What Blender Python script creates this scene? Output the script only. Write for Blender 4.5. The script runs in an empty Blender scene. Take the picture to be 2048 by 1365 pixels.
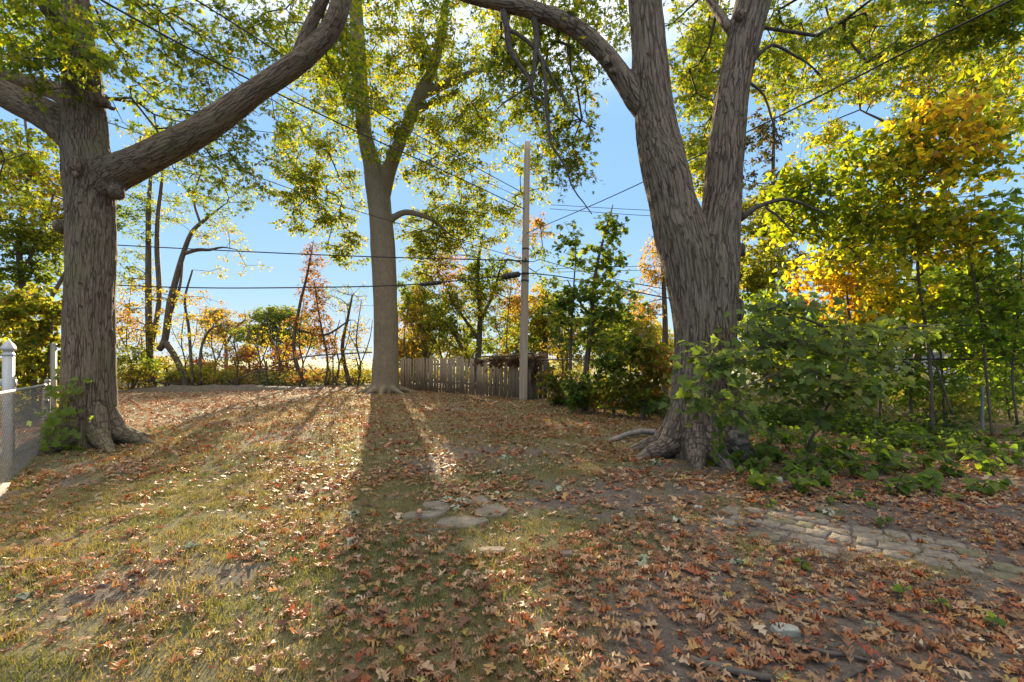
import bpy, math, random
import numpy as np
from mathutils import Matrix

# ------------------------------------------------------------------ camera, sky, sun, exposure
scn = bpy.context.scene
COL = scn.collection
F = 967.1                       # focal length in pixels of the 2048 wide photograph
EYE = 1.5
HOR = 718.0
cam_d = bpy.data.cameras.new('camera')
cam_d.sensor_width = 36.0
cam_d.lens = F / 2048 * 36
cam_d.shift_y = (HOR - 682.5) / 2048
cam_d.clip_start = 0.05
cam_d.clip_end = 3000
cam = bpy.data.objects.new('camera', cam_d)
cam.location = (0, 0, EYE)
cam.rotation_euler = (math.radians(90), 0, 0)
COL.objects.link(cam)
scn.camera = cam

SUN = np.array([-0.272, 1.0, 0.262]); SUN /= np.linalg.norm(SUN)
SUN_EL = math.asin(SUN[2]); SUN_AZ = math.atan2(SUN[0], SUN[1])
SKY_STRENGTH = 0.15
SUN_STRENGTH = 5.0
EXPOSURE = 1.75

world = bpy.data.worlds.new('World')
scn.world = world
world.use_nodes = True
wn, wl = world.node_tree.nodes, world.node_tree.links
wn.clear()
w_out = wn.new('ShaderNodeOutputWorld')
w_bg = wn.new('ShaderNodeBackground'); w_bg.inputs['Strength'].default_value = SKY_STRENGTH
sky = wn.new('ShaderNodeTexSky'); sky.sky_type = 'NISHITA'; sky.sun_disc = False
sky.sun_elevation = SUN_EL; sky.sun_rotation = SUN_AZ
sky.altitude = 100; sky.air_density = 1.0; sky.dust_density = 0.2; sky.ozone_density = 4.0
tc = wn.new('ShaderNodeTexCoord')
sep = wn.new('ShaderNodeSeparateXYZ'); wl.new(tc.outputs['Generated'], sep.inputs[0])
def wmath(op, a, b=None, clamp=False):
    n = wn.new('ShaderNodeMath'); n.operation = op; n.use_clamp = clamp
    for i, v in enumerate((a, b)):
        if v is None: continue
        if isinstance(v, (int, float)): n.inputs[i].default_value = v
        else: wl.new(v, n.inputs[i])
    return n.outputs[0]
# clouds on a high flat layer, thin near the horizon and thicker overhead, where unseen cover is added for fill
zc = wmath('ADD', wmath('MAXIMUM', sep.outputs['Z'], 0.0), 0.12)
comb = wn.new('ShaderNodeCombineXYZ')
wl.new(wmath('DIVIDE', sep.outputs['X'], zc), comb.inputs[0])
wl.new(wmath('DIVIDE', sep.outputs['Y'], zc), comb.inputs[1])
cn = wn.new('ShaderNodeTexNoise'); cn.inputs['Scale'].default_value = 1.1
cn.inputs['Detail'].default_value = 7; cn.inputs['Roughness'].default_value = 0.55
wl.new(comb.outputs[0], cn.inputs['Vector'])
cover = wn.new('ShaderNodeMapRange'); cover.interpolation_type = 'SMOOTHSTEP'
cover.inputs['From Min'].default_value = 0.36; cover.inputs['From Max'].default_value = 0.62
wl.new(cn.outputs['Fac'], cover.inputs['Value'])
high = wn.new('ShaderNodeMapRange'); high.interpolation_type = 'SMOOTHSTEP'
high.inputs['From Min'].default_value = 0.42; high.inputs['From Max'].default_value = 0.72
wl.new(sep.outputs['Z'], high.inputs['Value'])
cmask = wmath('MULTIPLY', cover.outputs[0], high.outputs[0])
cmix = wn.new('ShaderNodeMix'); cmix.data_type = 'RGBA'
# the bright glow round the low sun is held back, as the photograph's exposure does, by one law for the whole sky
bw = wn.new('ShaderNodeRGBToBW'); wl.new(sky.outputs[0], bw.inputs[0])
soft = wn.new('ShaderNodeVectorMath'); soft.operation = 'SCALE'
wl.new(sky.outputs[0], soft.inputs[0]); wl.new(wmath('DIVIDE', 1.0, wmath('ADD', 1.0, wmath('DIVIDE', bw.outputs[0], 1.1))), soft.inputs['Scale'])
grad = wn.new('ShaderNodeValToRGB'); ge = grad.color_ramp.elements
ge[0].position = 0.0; ge[0].color = (1.75, 2.15, 2.45, 1); ge[1].position = 0.6; ge[1].color = (0.70, 1.34, 2.3, 1)
k_ = ge.new(0.12); k_.color = (1.15, 1.80, 2.45, 1); k_ = ge.new(0.28); k_.color = (0.85, 1.50, 2.4, 1)
wl.new(sep.outputs['Z'], grad.inputs['Fac'])
tint = wn.new('ShaderNodeMix'); tint.data_type = 'RGBA'; tint.inputs['Factor'].default_value = 0.8
wl.new(soft.outputs[0], tint.inputs['A']); wl.new(grad.outputs['Color'], tint.inputs['B'])
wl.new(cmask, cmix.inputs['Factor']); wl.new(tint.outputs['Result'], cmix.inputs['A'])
cmix.inputs['B'].default_value = (6.0, 5.55, 4.9, 1)  # cloud white raised so the unseen cover lifts the shaded areas
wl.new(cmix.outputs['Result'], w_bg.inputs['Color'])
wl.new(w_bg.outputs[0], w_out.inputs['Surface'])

sun_d = bpy.data.lights.new('sun', 'SUN')
sun_d.energy = SUN_STRENGTH; sun_d.angle = math.radians(0.5); sun_d.color = (1.0, 0.82, 0.54)
sun_o = bpy.data.objects.new('sun', sun_d)
sun_o.rotation_euler = (math.pi / 2 - SUN_EL, 0, -SUN_AZ + math.pi)
COL.objects.link(sun_o)

scn.view_settings.view_transform = 'Standard'
scn.view_settings.look = 'None'
scn.view_settings.exposure = EXPOSURE
scn.view_settings.gamma = 1.0
scn.view_settings.use_curve_mapping = False
scn.render.engine = 'CYCLES'
cy = scn.cycles
cy.max_bounces = 8; cy.diffuse_bounces = 5; cy.transmission_bounces = 4; cy.glossy_bounces = 2
cy.transparent_max_bounces = 8
cy.use_denoising = True
cy.sample_clamp_indirect = 4.0
cy.caustics_reflective = False; cy.caustics_refractive = False

# ------------------------------------------------------------------ small helpers
rng = np.random.default_rng(7)
random.seed(7)

def P(px, py, Y):
    return np.array([(px - 1024) / F * Y, Y, EYE - (py - HOR) / F * Y])
def G(px, py):
    Y = EYE * F / (py - HOR)
    return np.array([(px - 1024) / F * Y, Y])
def proj(p):
    y = np.maximum(p[..., 1], 0.05)
    return 1024 + p[..., 0] / y * F, HOR - (p[..., 2] - EYE) / y * F

def _h(ix, iy, iz):
    n = (ix * 374761393 + iy * 668265263 + iz * 2147483647 + 1013904223) & 0xffffffff
    n = ((n ^ (n >> 13)) * 1274126177) & 0xffffffff
    n = ((n ^ (n >> 16)) * 2246822519) & 0xffffffff
    return ((n ^ (n >> 15)) & 0xffffff) / float(0xffffff)
def noise3(p):
    p = np.asarray(p, float)
    i = np.floor(p).astype(np.int64); f = p - i
    f = f * f * f * (f * (f * 6 - 15) + 10)
    r = 0
    for dx in (0, 1):
        wx = f[..., 0] if dx else 1 - f[..., 0]
        for dy in (0, 1):
            wy = f[..., 1] if dy else 1 - f[..., 1]
            for dz in (0, 1):
                wz = f[..., 2] if dz else 1 - f[..., 2]
                r = r + wx * wy * wz * _h(i[..., 0] + dx, i[..., 1] + dy, i[..., 2] + dz)
    return r * 2 - 1
def fbm2(x, y, s=1.0, seed=0.0, octs=3):
    r = 0; a = 1; t = 0
    for o in range(octs):
        p = np.stack([np.asarray(x) * s * 2 ** o + seed, np.asarray(y) * s * 2 ** o - seed, np.zeros_like(np.asarray(x, float)) + seed * 1.7 + o], -1)
        r = r + a * noise3(p); t += a; a *= 0.5
    return r / t
def gz(x, y):
    x = np.asarray(x, float); y = np.asarray(y, float)
    near = np.clip(1 - (y - 40) / 60, 0, 1)
    return (0.05 * fbm2(x, y, 0.22, 3.1, 2) + 0.015 * fbm2(x, y, 1.1, 9.0, 2)) * near - 0.01
def sstep(a, b, x):
    t = np.clip((x - a) / (b - a), 0, 1); return t * t * (3 - 2 * t)
def norm(v):
    return v / np.maximum(np.linalg.norm(v, axis=-1, keepdims=True), 1e-9)

def tri_mesh(name, verts, tris, col=None, smooth=False, attrs=None):
    me = bpy.data.meshes.new(name)
    verts = np.ascontiguousarray(verts, np.float32); tris = np.ascontiguousarray(tris, np.int32)
    me.vertices.add(len(verts)); me.vertices.foreach_set('co', verts.ravel())
    n = len(tris); k = tris.shape[1]
    me.loops.add(n * k); me.loops.foreach_set('vertex_index', tris.ravel())
    me.polygons.add(n); me.polygons.foreach_set('loop_start', np.arange(n, dtype=np.int32) * k)
    if smooth: me.polygons.foreach_set('use_smooth', np.ones(n, bool))
    me.update(calc_edges=True)
    if col is not None:
        c = np.ones((len(verts), 4), np.float32); c[:, :3] = col
        a = me.attributes.new('col', 'FLOAT_COLOR', 'POINT'); a.data.foreach_set('color', c.ravel())
    for k_, v in (attrs or {}).items():
        a = me.attributes.new(k_, 'FLOAT_VECTOR', 'POINT'); a.data.foreach_set('vector', np.ascontiguousarray(v, np.float32).ravel())
    return me

def tag(o, label=None, cat=None, group=None, kind=None):
    if label: o['label'] = label
    if cat: o['category'] = cat
    if group: o['group'] = group
    if kind: o['kind'] = kind
    return o
def link(name, me, mat=None, parent=None):
    o = bpy.data.objects.new(name, me)
    if mat is not None and me is not None and not me.materials: me.materials.append(mat)
    COL.objects.link(o)
    if parent is not None: o.parent = parent
    return o
def thing(name, loc, label, cat, group=None, rz=0.0):
    o = bpy.data.objects.new(name, None); o.location = tuple(float(v) for v in loc); o.rotation_euler = (0, 0, rz)
    o.empty_display_size = 0.2
    COL.objects.link(o); return tag(o, label, cat, group)

# ------------------------------------------------------------------ geometry helpers
def resample(pts, rad, step):
    pts = np.asarray(pts, float); rad = np.asarray(rad, float)
    if len(pts) == 2:
        n = max(2, int(np.linalg.norm(pts[1] - pts[0]) / step) + 1)
        t = np.linspace(0, 1, n)[:, None]
        return pts[0] * (1 - t) + pts[1] * t, rad[0] * (1 - t[:, 0]) + rad[1] * t[:, 0]
    ext = np.vstack([2 * pts[0] - pts[1], pts, 2 * pts[-1] - pts[-2]])
    er = np.concatenate([[rad[0]], rad, [rad[-1]]])
    op, orr = [], []
    for i in range(1, len(ext) - 2):
        n = max(1, int(np.linalg.norm(ext[i + 1] - ext[i]) / step))
        for k in range(n):
            t = k / n
            a, b, c, d = ext[i - 1], ext[i], ext[i + 1], ext[i + 2]
            op.append(0.5 * (2 * b + (c - a) * t + (2 * a - 5 * b + 4 * c - d) * t * t + (3 * b - a - 3 * c + d) * t ** 3))
            orr.append(er[i] * (1 - t) + er[i + 1] * t)
    op.append(pts[-1]); orr.append(rad[-1])
    return np.array(op), np.array(orr)
def frames(pts):
    t = np.gradient(pts, axis=0); t = norm(t)
    ref = np.array([0, 0, 1.0]) if abs(t[0, 2]) < 0.9 else np.array([1.0, 0, 0])
    n = np.cross(t[0], ref); n /= np.linalg.norm(n)
    N = [n]
    for i in range(1, len(t)):
        n = n - t[i] * np.dot(n, t[i]); n /= max(np.linalg.norm(n), 1e-9); N.append(n)
    N = np.array(N); B = np.cross(t, N)
    return t, N, B
def tube(pts, rad, sides=8, cap=True, prof=None):
    pts = np.asarray(pts, float); rad = np.asarray(rad, float)
    t, N, B = frames(pts)
    a = np.linspace(0, 2 * np.pi, sides, endpoint=False)
    ring = N[:, None, :] * np.cos(a)[None, :, None] + B[:, None, :] * np.sin(a)[None, :, None]
    rr = rad[:, None] * (np.ones(sides)[None] if prof is None else prof)
    v = (pts[:, None, :] + ring * rr[..., None]).reshape(-1, 3)
    m = len(pts); f = []
    i = np.arange(m - 1)[:, None] * sides; j = np.arange(sides)[None]; j2 = (j + 1) % sides
    q = np.stack([i + j, i + j2, i + sides + j2, i + sides + j], -1).reshape(-1, 4)
    tr = np.vstack([q[:, [0, 1, 2]], q[:, [0, 2, 3]]])
    if cap:
        v = np.vstack([v, pts[0], pts[-1]])
        c0, c1 = m * sides, m * sides + 1
        jj = np.arange(sides); kk = (jj + 1) % sides
        tr = np.vstack([tr, np.stack([np.full(sides, c0), kk, jj], -1),
                        np.stack([np.full(sides, c1), (m - 1) * sides + jj, (m - 1) * sides + kk], -1)])
    return v, tr
class Geo:
    def __init__(s): s.v = []; s.t = []; s.n = 0; s.c = []
    def add(s, v, t, col=None):
        s.v.append(np.asarray(v, float)); s.t.append(np.asarray(t) + s.n); s.n += len(v)
        if col is not None: s.c.append(np.tile(np.asarray(col, float), (len(v), 1)))
        return s
    def box(s, lo, hi, M=None):
        lo = np.asarray(lo, float); hi = np.asarray(hi, float)
        v = np.array([[x, y, z] for x in (lo[0], hi[0]) for y in (lo[1], hi[1]) for z in (lo[2], hi[2])])
        q = [(0, 1, 3, 2), (4, 6, 7, 5), (0, 4, 5, 1), (2, 3, 7, 6), (0, 2, 6, 4), (1, 5, 7, 3)]
        t = [(a, b, c) for a, b, c, d in q] + [(a, c, d) for a, b, c, d in q]
        if M is not None: v = v @ M.T
        return s.add(v, t)
    def mesh(s, name, off=(0, 0, 0), smooth=False):
        v = np.vstack(s.v) - np.asarray(off, float)
        return tri_mesh(name, v, np.vstack(s.t), np.vstack(s.c) if s.c else None, smooth)
def icos(sub=2):
    t = (1 + 5 ** .5) / 2
    v = [(-1, t, 0), (1, t, 0), (-1, -t, 0), (1, -t, 0), (0, -1, t), (0, 1, t), (0, -1, -t), (0, 1, -t), (t, 0, -1), (t, 0, 1), (-t, 0, -1), (-t, 0, 1)]
    f = [(0, 11, 5), (0, 5, 1), (0, 1, 7), (0, 7, 10), (0, 10, 11), (1, 5, 9), (5, 11, 4), (11, 10, 2), (10, 7, 6), (7, 1, 8), (3, 9, 4), (3, 4, 2), (3, 2, 6), (3, 6, 8), (3, 8, 9), (4, 9, 5), (2, 4, 11), (6, 2, 10), (8, 6, 7), (9, 8, 1)]
    v = [np.array(p) / np.linalg.norm(p) for p in v]
    for _ in range(sub):
        nf = []; cache = {}
        def mid(a, b):
            k = (min(a, b), max(a, b))
            if k not in cache:
                m = v[a] + v[b]; v.append(m / np.linalg.norm(m)); cache[k] = len(v) - 1
            return cache[k]
        for a, b, c in f:
            x, y, z = mid(a, b), mid(b, c), mid(c, a)
            nf += [(a, x, z), (b, y, x), (c, z, y), (x, y, z)]
        f = nf
    return np.array(v), np.array(f)
ICO_V, ICO_F = icos(2)
ICO3_V, ICO3_F = icos(3)

# ------------------------------------------------------------------ materials
def new_mat(name):
    m = bpy.data.materials.new(name); m.use_nodes = True
    nt = m.node_tree; nt.nodes.clear()
    return m, nt, nt.nodes, nt.links
def leaf_mat(name, trans=(3.0, 2.6, 0.8), mix=0.5, rough=0.5, spec=0.35):
    m, nt, N, L = new_mat(name)
    out = N.new('ShaderNodeOutputMaterial')
    at = N.new('ShaderNodeAttribute'); at.attribute_name = 'col'
    pb = N.new('ShaderNodeBsdfPrincipled')
    pb.inputs['Roughness'].default_value = rough; pb.inputs['Specular IOR Level'].default_value = spec
    L.new(at.outputs['Color'], pb.inputs['Base Color'])
    tr = N.new('ShaderNodeBsdfTranslucent')
    mu = N.new('ShaderNodeMix'); mu.data_type = 'RGBA'; mu.blend_type = 'MULTIPLY'; mu.inputs['Factor'].default_value = 1
    L.new(at.outputs['Color'], mu.inputs['A']); mu.inputs['B'].default_value = (*trans, 1)
    L.new(mu.outputs['Result'], tr.inputs['Color'])
    mx = N.new('ShaderNodeMixShader'); mx.inputs[0].default_value = mix
    L.new(pb.outputs[0], mx.inputs[1]); L.new(tr.outputs[0], mx.inputs[2]); L.new(mx.outputs[0], out.inputs['Surface'])
    return m
def noise_mat(name, c1, c2, scale=5.0, detail=5, rough=0.85, bump=0.3, stretch=(1, 1, 1), c3=None, dist=0.02, bump_scale=None, spec=0.3, coord='Object', attr=None):
    m, nt, N, L = new_mat(name)
    out = N.new('ShaderNodeOutputMaterial'); pb = N.new('ShaderNodeBsdfPrincipled')
    pb.inputs['Roughness'].default_value = rough; pb.inputs['Specular IOR Level'].default_value = spec
    if attr:
        a = N.new('ShaderNodeAttribute'); a.attribute_name = attr; vec = a.outputs['Vector']
    else:
        t = N.new('ShaderNodeTexCoord'); vec = t.outputs[coord]
    mp = N.new('ShaderNodeMapping'); mp.inputs['Scale'].default_value = stretch
    L.new(vec, mp.inputs['Vector'])
    n1 = N.new('ShaderNodeTexNoise'); n1.inputs['Scale'].default_value = scale; n1.inputs['Detail'].default_value = detail
    n1.inputs['Roughness'].default_value = 0.6
    L.new(mp.outputs[0], n1.inputs['Vector'])
    cr = N.new('ShaderNodeValToRGB'); e = cr.color_ramp.elements
    e[0].position = 0.32; e[0].color = (*c1, 1); e[1].position = 0.68; e[1].color = (*c2, 1)
    if c3: k = e.new(0.5); k.color = (*c3, 1)
    L.new(n1.outputs['Fac'], cr.inputs['Fac']); L.new(cr.outputs['Color'], pb.inputs['Base Color'])
    n2 = N.new('ShaderNodeTexNoise'); n2.inputs['Scale'].default_value = bump_scale or scale * 3; n2.inputs['Detail'].default_value = 6
    L.new(mp.outputs[0], n2.inputs['Vector'])
    bp = N.new('ShaderNodeBump'); bp.inputs['Strength'].default_value = bump; bp.inputs['Distance'].default_value = dist
    L.new(n2.outputs['Fac'], bp.inputs['Height']); L.new(bp.outputs[0], pb.inputs['Normal'])
    L.new(pb.outputs[0], out.inputs['Surface'])
    return m
def bark_mat(name, cols, moss, scale=16.0, bump=0.9, crack=0.13):
    """plates of bark parted by furrows that follow the wood: cells of stretched bark space, roughened by finer noise"""
    m, nt, N, L = new_mat(name)
    out = N.new('ShaderNodeOutputMaterial'); pb = N.new('ShaderNodeBsdfPrincipled')
    pb.inputs['Roughness'].default_value = 0.92; pb.inputs['Specular IOR Level'].default_value = 0.15
    a = N.new('ShaderNodeAttribute'); a.attribute_name = 'bark'
    wn_ = N.new('ShaderNodeTexNoise'); wn_.inputs['Scale'].default_value = scale * 1.1; wn_.inputs['Detail'].default_value = 3
    L.new(a.outputs['Vector'], wn_.inputs['Vector'])
    off = N.new('ShaderNodeVectorMath'); off.operation = 'SCALE'; off.inputs['Scale'].default_value = 0.45 / scale
    L.new(wn_.outputs['Color'], off.inputs[0])
    ad0 = N.new('ShaderNodeVectorMath'); ad0.operation = 'ADD'; L.new(a.outputs['Vector'], ad0.inputs[0]); L.new(off.outputs[0], ad0.inputs[1])
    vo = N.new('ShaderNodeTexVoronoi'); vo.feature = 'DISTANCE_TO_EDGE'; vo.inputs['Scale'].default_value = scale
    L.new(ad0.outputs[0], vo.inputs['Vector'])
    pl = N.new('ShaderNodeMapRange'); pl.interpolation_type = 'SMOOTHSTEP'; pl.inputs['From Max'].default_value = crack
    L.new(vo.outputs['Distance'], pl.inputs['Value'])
    n1 = N.new('ShaderNodeTexNoise'); n1.inputs['Scale'].default_value = scale * 2.6; n1.inputs['Detail'].default_value = 8
    n1.inputs['Roughness'].default_value = 0.7
    L.new(a.outputs['Vector'], n1.inputs['Vector'])
    cr = N.new('ShaderNodeValToRGB'); e = cr.color_ramp.elements
    e[0].position = 0.34; e[0].color = (*cols[0], 1); e[1].position = 0.66; e[1].color = (*cols[2], 1)
    k = e.new(0.5); k.color = (*cols[1], 1)
    L.new(n1.outputs['Fac'], cr.inputs['Fac'])
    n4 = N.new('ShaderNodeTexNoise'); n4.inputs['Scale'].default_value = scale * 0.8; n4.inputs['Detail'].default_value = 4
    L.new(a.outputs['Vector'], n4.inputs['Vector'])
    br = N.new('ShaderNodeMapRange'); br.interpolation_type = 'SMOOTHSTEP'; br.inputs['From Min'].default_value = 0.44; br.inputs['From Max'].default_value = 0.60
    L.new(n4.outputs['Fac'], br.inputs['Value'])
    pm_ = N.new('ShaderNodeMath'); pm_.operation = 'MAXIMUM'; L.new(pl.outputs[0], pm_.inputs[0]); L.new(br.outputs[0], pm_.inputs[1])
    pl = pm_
    furrow_shade = N.new('ShaderNodeMix'); furrow_shade.data_type = 'RGBA'
    furrow_shade.inputs['A'].default_value = tuple(0.5 * c + 0.3 * d for c, d in zip(cols[0], cols[1])) + (1,)  # furrow colour: deep bark tone plus painted shade where relief shades too weakly
    L.new(pl.outputs[0], furrow_shade.inputs['Factor']); L.new(cr.outputs['Color'], furrow_shade.inputs['B'])
    tcn = N.new('ShaderNodeTexCoord')
    n3 = N.new('ShaderNodeTexNoise'); n3.inputs['Scale'].default_value = 1.7; n3.inputs['Detail'].default_value = 6; n3.inputs['Roughness'].default_value = 0.65
    L.new(tcn.outputs['Object'], n3.inputs['Vector'])
    mr = N.new('ShaderNodeMapRange'); mr.inputs['From Min'].default_value = 0.47; mr.inputs['From Max'].default_value = 0.64
    mr.inputs['To Max'].default_value = 0.6
    L.new(n3.outputs['Fac'], mr.inputs['Value'])
    mx = N.new('ShaderNodeMix'); mx.data_type = 'RGBA'
    L.new(mr.outputs[0], mx.inputs['Factor']); L.new(furrow_shade.outputs['Result'], mx.inputs['A']); mx.inputs['B'].default_value = (*moss, 1)
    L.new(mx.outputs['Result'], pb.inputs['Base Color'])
    hs = N.new('ShaderNodeMath'); hs.operation = 'MULTIPLY_ADD'; hs.inputs[1].default_value = 0.55
    L.new(n1.outputs['Fac'], hs.inputs[0]); L.new(pl.outputs[0], hs.inputs[2])
    bp = N.new('ShaderNodeBump'); bp.inputs['Strength'].default_value = bump; bp.inputs['Distance'].default_value = 0.03
    L.new(hs.outputs[0], bp.inputs['Height']); L.new(bp.outputs[0], pb.inputs['Normal'])
    L.new(pb.outputs[0], out.inputs['Surface'])
    return m

M_leaf = leaf_mat('maple_leaf_material', (3.6, 3.3, 0.7), 0.52, 0.6, 0.2)
M_yleaf = leaf_mat('autumn_leaf_material', (2.1, 2.0, 0.7), 0.55, 0.6, 0.2)
M_sap = leaf_mat('sapling_leaf_material', (2.3, 2.3, 0.8), 0.5, 0.5, 0.35)
M_dry = leaf_mat('dry_leaf_material', (1.5, 0.9, 0.5), 0.25, 0.6, 0.3)
M_grass = leaf_mat('grass_material', (2.2, 1.8, 0.75), 0.42, 0.6, 0.2)
M_silver = leaf_mat('silver_leaf_material', (1.0, 1.1, 0.9), 0.2, 0.7, 0.2)
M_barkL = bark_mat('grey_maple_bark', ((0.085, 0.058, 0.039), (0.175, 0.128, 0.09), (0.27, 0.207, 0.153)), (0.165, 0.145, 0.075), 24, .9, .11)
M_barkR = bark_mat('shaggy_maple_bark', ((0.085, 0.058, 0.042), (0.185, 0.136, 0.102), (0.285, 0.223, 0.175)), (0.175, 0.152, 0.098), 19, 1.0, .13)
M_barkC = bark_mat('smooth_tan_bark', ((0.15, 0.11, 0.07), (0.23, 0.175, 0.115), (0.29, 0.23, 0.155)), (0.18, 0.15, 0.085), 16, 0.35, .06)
M_twig = noise_mat('twig_bark', (0.045, 0.035, 0.028), (0.11, 0.09, 0.07), 12, bump=0.2)
M_stem = noise_mat('stem_bark', (0.07, 0.05, 0.035), (0.16, 0.12, 0.09), 10, bump=0.4, stretch=(1, 1, 0.25))

# ------------------------------------------------------------------ leaf templates (unit length, base at the origin, tip along +y)
def fan(R, mid=(0, 0.32), curl=0.0, droop=0.0):
    R = [tuple(p) for p in R]
    out = [(0, 0)] + R + [(-x, y) for x, y in R[-2::-1]]
    v = np.array([mid] + out, float)
    n = len(out)
    t = np.array([(0, 1 + i, 1 + (i + 1) % n) for i in range(n)])
    z = curl * v[:, 0] ** 2 * 2 - droop * v[:, 1] ** 2
    return np.column_stack([v, z]), t
def strip(R, curl=0.0, arch=0.0, twist=0.0):
    R = np.array(R, float); n = len(R)
    v = []; t = []
    for x, y in R: v += [(0, y), (x, y), (-x, y)]
    for i in range(n - 1):
        a, b = 3 * i, 3 * i + 3
        t += [(a, a + 1, b + 1), (a, b + 1, b), (a, b, b + 2), (a, b + 2, a + 2)]
    v = np.array(v, float)
    z = curl * np.abs(v[:, 0]) ** 1.5 * 2.0 + arch * (0.25 - (v[:, 1] - 0.5) ** 2) + twist * v[:, 0] * (v[:, 1] - 0.5) * 2
    return np.column_stack([v, z]), np.array(t)
SILVER = [(.34, .06), (.15, .27), (.5, .62), (.13, .5), (.17, .74), (0, 1)]
BROAD = [(.30, -.04), (.52, .22), (.36, .34), (.56, .64), (.24, .60), (.2, .8), (0, 1)]
HEART = [(.24, -.07), (.44, .14), (.43, .42), (.22, .77), (0, 1)]
LANCE = [(.17, .25), (.2, .5), (.12, .78), (0, 1)]
T_silver = [fan(SILVER, curl=c, droop=d) for c, d in ((.3, .1), (-.2, .25), (.5, .3))]
SILVER_LO = [(.36, .1), (.15, .3), (.48, .6), (.13, .5), (0, 1)]
T_silverlo = [fan(SILVER_LO, curl=c, droop=d) for c, d in ((.3, .1), (-.2, .25), (.5, .3))]
T_tri = [fan([(.42, .4), (.14, .46), (0, 1)], curl=c, droop=d) for c, d in ((.3, .1), (-.2, .3))]
T_broad = [fan(BROAD, (0, .3), curl=c, droop=d) for c, d in ((.25, .15), (-.15, .3), (.5, .1))]
T_heart = [fan(HEART, (0, .35), curl=c, droop=d) for c, d in ((.5, .15), (-.3, .2), (.8, .3))]
T_lance = [fan(LANCE, (0, .45), curl=c, droop=d) for c, d in ((.8, .2), (-.4, .4))]
T_dia = [(np.array([(0, 0, 0), (.3, .45, .05), (0, 1, -.1), (-.3, .45, .05)]), np.array([(0, 1, 2), (0, 2, 3)]))]
T_blade = [(np.array([(0, 0, 0), (a, .42, b), (c, 1, -d), (-e, .5, b)]), np.array([(0, 1, 2), (0, 2, 3)])) for a, b, c, d, e in ((.36, .1, 0, .1, .36), (.42, -.05, .1, .25, .28), (.28, .16, -.1, .0, .42), (.34, .05, .05, -.1, .34))]
T_heartlo = [fan([(.42, .18), (.33, .6), (0, 1)], (0, .35), curl=c, droop=d) for c, d in ((.5, .15), (-.3, .25))]
OAK = [(.012, 0), (.02, .15), (.16, .19), (.23, .27), (.07, .35), (.10, .40), (.33, .50), (.35, .57), (.09, .62), (.12, .68), (.28, .79), (.22, .84), (.09, .87), (0.0, 1)]
OAK_LO = [(0.02, 0), (.2, .22), (.1, .32), (.4, .58), (.12, .7), (0, 1)]
T_oak = []
for c_, a_, w_ in ((.5, .3, .2), (.9, -.25, -.3), (.35, .7, .3), (-.6, .5, .1), (1.6, .2, .5), (.2, -.5, -.5), (-1.1, .9, .4), (1.3, .6, -.6), (.6, 1.0, .8), (-.3, -.3, .9)):
    tv, tt = strip(OAK, c_ * .8, a_ * .6, w_); tv = tv.copy()
    k_ = np.abs(tv[:, 0]) > .05
    tv[k_, 0] *= rng.uniform(.75, 1.3, int(k_.sum())); tv[:, 1] += k_ * rng.normal(size=len(tv)) * .035 + .15 * np.abs(tv[:, 0])
    tv[:, 2] += k_ * rng.normal(size=len(tv)) * .05; tv[:, 0] += .10 * w_ * np.sin(tv[:, 1] * 3.0)
    T_oak.append((tv, tt))
T_oaklo = [strip(OAK_LO, c, a, w) for c, a, w in ((.6, .4, .2), (-.5, .6, .1), (.9, -.3, .4))]
T_oval = [strip([(0.02, 0), (.22, .2), (.3, .45), (.2, .75), (0, 1)], .6, .3, .2)]

def orient(nrm, tip):
    """rotation matrices with +z along nrm, +y along tip (made perpendicular)"""
    nrm = norm(nrm)
    tip = norm(tip - nrm * np.sum(tip * nrm, -1, keepdims=True))
    x = np.cross(tip, nrm)
    return np.stack([x, tip, nrm], -1)
def scatter_mesh(name, T, pos, R, size, col, off=(0, 0, 0), smooth=False):
    pos = np.asarray(pos) - np.asarray(off, float)
    k = np.arange(len(pos)) % len(T)
    V = []; I = []; C = []; n = 0
    for j, (tv, tt) in enumerate(T):
        s = k == j; m = int(s.sum())
        if not m: continue
        vv = np.einsum('nij,vj->nvi', R[s], tv) * size[s][:, None, None] + pos[s][:, None, :]
        V.append(vv.reshape(-1, 3))
        I.append((tt[None] + (np.arange(m) * len(tv))[:, None, None] + n).reshape(-1, 3)); n += m * len(tv)
        C.append(np.repeat(col[s], len(tv), 0))
    return tri_mesh(name, np.vstack(V), np.vstack(I), np.vstack(C), smooth)
_tmpl = {}
def leaf_variant(key, T, j, ci, color, mat):
    k = (key, j, ci)
    if k not in _tmpl:
        tv, tt = T[j]
        me = tri_mesh(key, tv, tt, np.tile(np.asarray(color), (len(tv), 1)))
        me.materials.append(mat); _tmpl[k] = me
    return _tmpl[k]
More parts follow.
